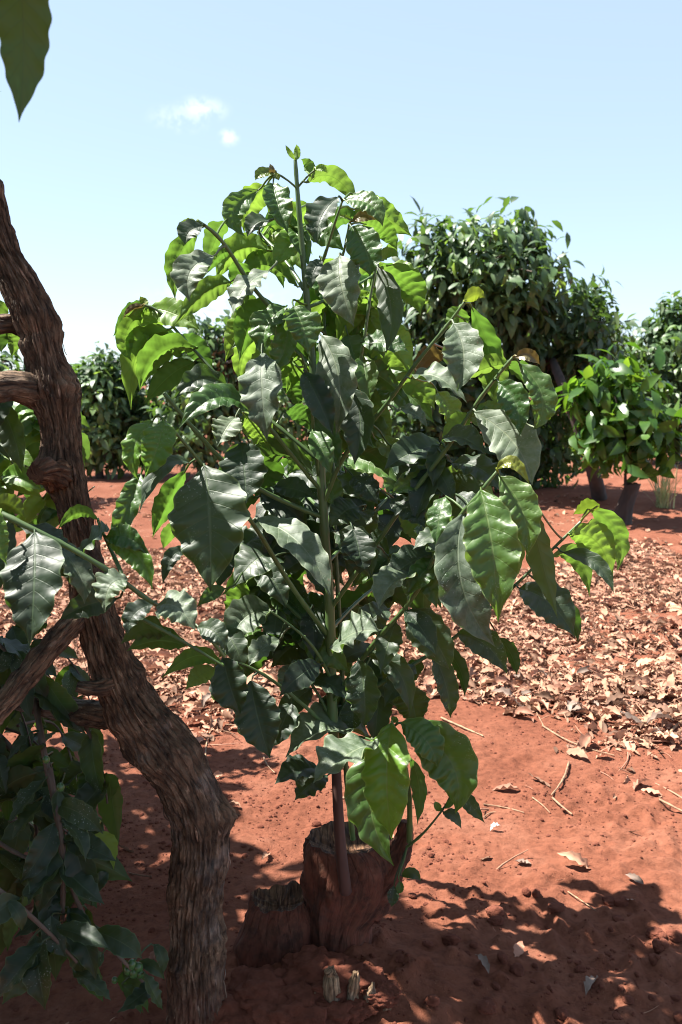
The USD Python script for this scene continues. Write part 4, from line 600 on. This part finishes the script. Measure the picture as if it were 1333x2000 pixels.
# ------------------------------------------------------------------ leaf litter, fallen leaves, twigs, clods
def ground_at(u, v):
    d = ray(u, v); t = -CAM[2] / d[2]; p = CAM + d * t
    for _ in range(4): t = (float(height(p[0], p[1])) - CAM[2]) / d[2]; p = CAM + d * t
    return p
rn = np.random.default_rng(99)
def dry_leaf(L, rng, curl=None):
    c = rng.uniform(.05, .8) if curl is None else curl; b = rng.uniform(-.5, .5)
    P0, P1 = np.array([-L / 2, 0, 0]), np.array([L / 2, 0, rng.uniform(-.1, .2) * L]); Pm = np.array([0, b * .2 * L, rng.uniform(.0, .25) * L])
    v, f, uv = leaf(P0, Pm, P1, L * rng.uniform(.32, .5), np.array([0, rng.uniform(-.6, .6), 1.]), rng, nl=9, na=5, wave=.34, fold=c, quilt=.0, curl=-.3 * c)
    v[:, 2] -= v[:, 2].min(); return v, f
def litter_density(x, y):
    e = meshkit.fbm(np.stack([x * 2.2, y * 2.2, 0 * x], -1), 4) - .5; b = meshkit.fbm(np.stack([x * 1.3 + 9, y * 2.4, 0 * x + 3], -1), 3)
    near = np.interp(x, [-1.5, -.5, .35, .6, 1.07, 2.], [3.1, 3.0, 3.12, 2.95, 2.62, 2.5]); far = np.interp(x, [-2, -.5, 1, 3], [6.4, 6.2, 6.1, 6.6])
    d = np.clip((y - near + e * 1.3) / .5, 0, 1) * np.clip((far - y + e * 2.) / .6, 0, 1); gap = np.exp(-((y - 3.75 - .25 * (x - 1.0)) / .16) ** 2) * np.clip((x - .75) / .25, 0, 1)
    return d * (1 - .8 * gap) * np.clip(b * 3.2 - .75, .07, 1)
N = 190000; xs, ys = rn.uniform(-2.4, 3.6, N), rn.uniform(2.4, 7.0, N); inside = np.abs(xs) < .44 * ys + .15
dens = litter_density(xs, ys); ok = inside & (rn.random(N) < dens * .60); xs, ys = xs[ok], ys[ok]
sp_n = 26000; sx, sy = rn.uniform(-6, 8, sp_n), rn.uniform(1.5, 17, sp_n) ; okk = np.abs(sx) < .44 * sy + .1; sp2 = rn.random(sp_n) < np.where(sy < 3, .10, np.clip(meshkit.noise(np.stack([sx * .9, sy * .6, 0 * sx + 4], -1)) * 2.2 - .7, .06, 1)); sx, sy = sx[okk & sp2], sy[okk & sp2]
xs, ys = np.concatenate([xs, sx]), np.concatenate([ys, sy])
lab = ('tan curled dry leaf lying in the bed of leaf litter', 'dry leaves lying loose on the litter bed')
near_idx = np.argsort(ys)[:0]
pi = UsdGeom.PointInstancer.Define(stage, '/World/leaf_litter'); tag(pi.GetPrim(), 'thick bed of curled tan and brown dry leaves across the red soil', 'leaf litter', kind='stuff')
UsdGeom.Scope.Define(stage, '/World/leaf_litter/prototypes'); paths = []
for q in range(22):
    if q < 16: v, f = dry_leaf(1.0, rn)
    else: v, f, _ = tube([[-.8, 0, 0], [0, rn.uniform(-.15, .15), .05], [.8, 0, rn.uniform(-.1, .2)]], [.03, .025, .012], 5, .4)
    m = M[['lit1', 'lit2', 'lit1', 'lit3', 'lit2', 'lit1', 'lit2', 'lit3'][q % 8]]; p = f'/World/leaf_litter/prototypes/dry_leaf_{q:03d}'; usdkit.mesh(stage, p, (v, f), m, smooth=True); paths.append(p)
pi.CreatePrototypesRel().SetTargets([Sdf.Path(p) for p in paths])
def quats(n, rng, tilt):
    yaw = rng.uniform(0, 2 * np.pi, n); ax = rng.normal(size=(n, 2)); an = rng.normal(0, tilt, n); out = []
    for a, x, b in zip(yaw, ax, an):
        r = Gf.Rotation(Gf.Vec3d(0, 0, 1), math.degrees(a)) * Gf.Rotation(Gf.Vec3d(float(x[0]), float(x[1]), 0), math.degrees(b)); out.append(Gf.Quath(r.GetQuat()))
    return out
def scatter(pi, x, y, lift, sc, tilt, nproto, rng):
    n = len(x); pi.CreateProtoIndicesAttr(Vt.IntArray.FromNumpy(rng.integers(0, nproto, n).astype(np.int32)))
    pi.CreatePositionsAttr(Vt.Vec3fArray.FromNumpy(np.stack([x, y, height(x, y) + lift], -1).astype(np.float32))); pi.CreateOrientationsAttr(Vt.QuathArray(quats(n, rng, tilt)))
    pi.CreateScalesAttr(Vt.Vec3fArray.FromNumpy(np.repeat(sc[:, None], 3, 1).astype(np.float32)))
scatter(pi, xs, ys, rn.uniform(-.004, .028, len(xs)) * np.clip(litter_density(xs, ys) * 1.3, .15, 1), rn.uniform(.03, .075, len(xs)) * rn.choice([.4, .6, .9, 1.1, 1.45], len(xs)), .5, 22, rn)
# loose single leaves on and before the litter, the ones that show largest
cand = rn.uniform([-.9, 2.45], [1.5, 3.6], (4000, 2)); dl = litter_density(cand[:, 0], cand[:, 1]); cand = cand[(dl > .35) & (np.abs(cand[:, 0]) < .42 * cand[:, 1])][:150]
for q, (x, y) in enumerate(cand):
    L = rn.uniform(.05, .11); v, f = dry_leaf(L, rn); a = rn.uniform(0, 6.28); R = trimesh.transformations.euler_matrix(rn.normal(0, .4), rn.normal(0, .4), a)[:3, :3]; z = float(height(x, y))
    p = obj('fallen_leaf', v @ R.T + [x, y, z + rn.uniform(.012, .035)], f, M[['lit1', 'lit2', 'lit1', 'lit3', 'lit4'][q % 5]]); tag(p, 'curled dry leaf lying on top of the litter bed', 'dry leaf', 'dry leaves lying on the litter bed')
for u, v_, L, m, label in [(1155, 1932, .055, 'lit4', 'crumpled greyish pink dry leaf on shaded soil at lower right'), (942, 1888, .05, 'lit4', 'small pointed grey dry leaf on the shaded soil right of the stump'), (968, 1622, .034, 'white', 'tiny bleached white leaf scrap on sunlit soil beyond the low leaves'), (735, 1692, .0, 'white', ''), (1022, 1690, .045, 'lit4', 'grey flat leaf at the upper edge of the plant shadow'), (1240, 1722, .05, 'lit4', 'pale folded dry leaf on the soil near the right edge'), (425, 1520, .05, 'lit1', 'narrow tan leaf lying right of the old trunk bend'), (455, 1580, .05, 'lit1', 'straw coloured sliver of leaf beside the old trunk'), (1200, 1560, .04, 'lit1', 'tan leaf fragment on bare soil below the litter')]:
    if not L: continue
    p = ground_at(u, v_); v, f = dry_leaf(L, rn, .5); R = trimesh.transformations.euler_matrix(rn.normal(0, .25), rn.normal(0, .25), rn.uniform(0, 6.28))[:3, :3]; tag(obj('fallen_leaf', v @ R.T + p + [0, 0, .004], f, M[m]), label, 'dry leaf')
def ground_twig(pts, r, label, mat='straw', group=None, up=.002):
    r = r * .62
    P = [ground_at(u, v) + [0, 0, up + r] for u, v in pts]; v, f, uv = tube(P, np.linspace(r, r * .6, len(P)), 7, .015, lambda th, l, q: r * 1.1 * (meshkit.fbm(q * 90, 3) - .5)); tag(obj('dry_twig', v, f, M[mat], uv=uv), label, 'twig', group)
for pts, r, label in [([(1112, 1492), (1098, 1530), (1078, 1556)], .006, 'crooked tan twig hanging from the litter edge onto bare soil'), ([(1080, 1562), (1100, 1580), (1118, 1594)], .0055, 'short curved brown twig on bare soil below the litter'), ([(945, 1574), (985, 1580), (1024, 1590)], .004, 'thin straight straw on bare soil right of the low leaves'), ([(1288, 1565), (1333, 1588), (1380, 1610)], .006, 'pale stick entering from the right edge on bare soil'),
                      ([(1150, 1262), (1240, 1290), (1345, 1332)], .009, 'long pale stick lying across the litter at the right'), ([(862, 1405), (900, 1422), (945, 1441)], .007, 'straight tan stick at the near edge of the litter'), ([(1305, 1452), (1318, 1425), (1345, 1405)], .010, 'thick bent tan stick in the litter at the right edge'), ([(402, 1490), (405, 1450), (420, 1410)], .005, 'pale straw standing out of litter right of old trunk'),
                      ([(515, 1480), (525, 1500), (537, 1512)], .004, 'tiny straw on soil left of the pale low leaves'), ([(1060, 1420), (1150, 1465), (1200, 1478)], .005, 'thin tan straw lying slantwise in the litter'), ([(1000, 1310), (1030, 1360), (1062, 1420)], .005, 'thin tan straw pointing at the camera in the litter'), ([(945, 1600), (958, 1590), (970, 1588)], .003, 'tiny brown straw above the white scrap'), ([(1040, 1560), (1060, 1575), (1075, 1590)], .003, 'small brown straw between two twigs on bare soil'), ([(1110, 1745), (1140, 1765), (1165, 1782)], .003, 'thin dark straw inside the plant shadow')]:
    ground_twig(pts, r, label)
for q in range(70):
    u, v_ = rn.uniform(280, 1330), rn.uniform(1080, 1560); g_ = ground_at(u, v_)
    if float(litter_density(*[np.array([c]) for c in g_[:2]])[0]) < .25: continue
    a, ln = rn.uniform(-.7, .7), rn.uniform(30, 120) * (v_ / 1500); P = [(u, v_), (u + ln * .5 * math.cos(a), v_ + ln * .25 * math.sin(a) + rn.normal(0, 3)), (u + ln * math.cos(a), v_ + ln * .5 * math.sin(a))]
    ground_twig(P, rn.uniform(.0018, .0035), 'thin dry straw strewn among the litter leaves', group='dry straws strewn in the litter', up=.02)
def clod_mesh(r, rng, sub=2):
    s = trimesh.creation.icosphere(sub); v = s.vertices * (1 + .55 * (meshkit.fbm(s.vertices * 1.7 + rng.uniform(0, 50), 3) - .5)[:, None] + .22 * (meshkit.fbm(s.vertices * 5 + rng.uniform(0, 50), 2) - .5)[:, None]); return v * rng.uniform(.7, 1.2, 3) * [1, 1, .7] * r, s.faces
cl = []
for q in range(110):
    if 45 < q < 80: continue
    u, v_ = (rn.uniform(780, 1330), rn.uniform(1740, 1998)) if q < 80 else (rn.uniform(420, 1330), rn.uniform(1560, 1800)); r = rn.uniform(.005, .018) if q < 80 else rn.uniform(.004, .009); r = r * (1.5 if q % 16 == 0 else 1)
    p = ground_at(u, v_); v, f = clod_mesh(r, rn, 3 if r > .015 else 2); tag(obj('soil_clod', v + p + [0, 0, r * .25], f, M['clod']), 'crumbly red soil clod lying on the bare ground before the litter', 'clod', 'red soil clods on the bare foreground ground')
pc = UsdGeom.PointInstancer.Define(stage, '/World/soil_crumbs'); tag(pc.GetPrim(), 'loose small red crumbs strewn over the bare soil', 'soil crumbs', kind='stuff'); UsdGeom.Scope.Define(stage, '/World/soil_crumbs/prototypes'); paths = []
for q in range(6):
    v, f = clod_mesh(1., rn, 1); p = f'/World/soil_crumbs/prototypes/crumb_{q:03d}'; usdkit.mesh(stage, p, (v, f), M['clod'], smooth=True); paths.append(p)
pc.CreatePrototypesRel().SetTargets([Sdf.Path(p) for p in paths])
n = 17000; cx, cy = rn.uniform(-1.2, 1.6, n), rn.uniform(1.4, 3.3, n); kp = (np.abs(cx) < .42 * cy) & (rn.random(n) < np.clip(meshkit.noise(np.stack([cx * 4, cy * 4, 0 * cx], -1)) * 1.5 - .25, .08, 1)); cx, cy = cx[kp], cy[kp]
scatter(pc, cx, cy, 0., rn.uniform(.001, .0035, len(cx)) * rn.choice([1, 1, 1.6, 2.2], len(cx)), .5, 6, rn)

# ------------------------------------------------------------------ right background: grass tuft, the sapling's stump
YST = 7.65
b3, c3 = stump_mesh([(1208, 1045, 26), (1214, 1020, 20), (1226, 980, 16), (1238, 945, 15)], 40, .03, .05, 5, 24, 1.)
s3 = thing('tree_stump', 'small leaning cut stump carrying the sapling beside the far trunk', 'stump', (float(b3[0][:, 0].mean()), YST, 0)); q = obj('trunk', b3[0], b3[1], M['bark_bush'], s3, uv=b3[2]); obj('cut_face', c3[0], c3[1], M['wood'], q, uv=c3[2])
gp = ground_at(1296, 992); gt = thing('grass_tuft', 'tuft of stiff pale grass blades on red soil at right', 'grass tuft', gp)
M['grass'] = stem_material('pale_grass', (.16, .20, .07), (.34, .33, .16), rough=.7)
for q in range(46):
    a, ln, le = rn.uniform(0, 6.28), rn.uniform(.25, .62), rn.uniform(.05, .75); d = np.array([math.cos(a) * le, math.sin(a) * le, 1.]); b0 = gp + [rn.normal(0, .03), rn.normal(0, .03), -.01]; t_ = np.linspace(0, 1, 6); c = b0 + nrm(d) * (t_ * ln)[:, None] + np.array([math.cos(a), math.sin(a), -.5]) * (.25 * le * ln * t_ ** 2)[:, None]
    s_ = nrm(np.cross(d, [0, 0, 1.])); w = (.007 * (1 - t_ ** 1.5) + .0006)[:, None]; vv = np.concatenate([c - s_ * w, c + [0, 0, .002], c + s_ * w]); i = np.arange(5)
    ff = np.vstack([np.stack([i, i + 1, i + 7], -1), np.stack([i, i + 7, i + 6], -1), np.stack([i + 6, i + 7, i + 13], -1), np.stack([i + 6, i + 13, i + 12], -1)]); obj('blade', vv, ff, M['grass'], gt)
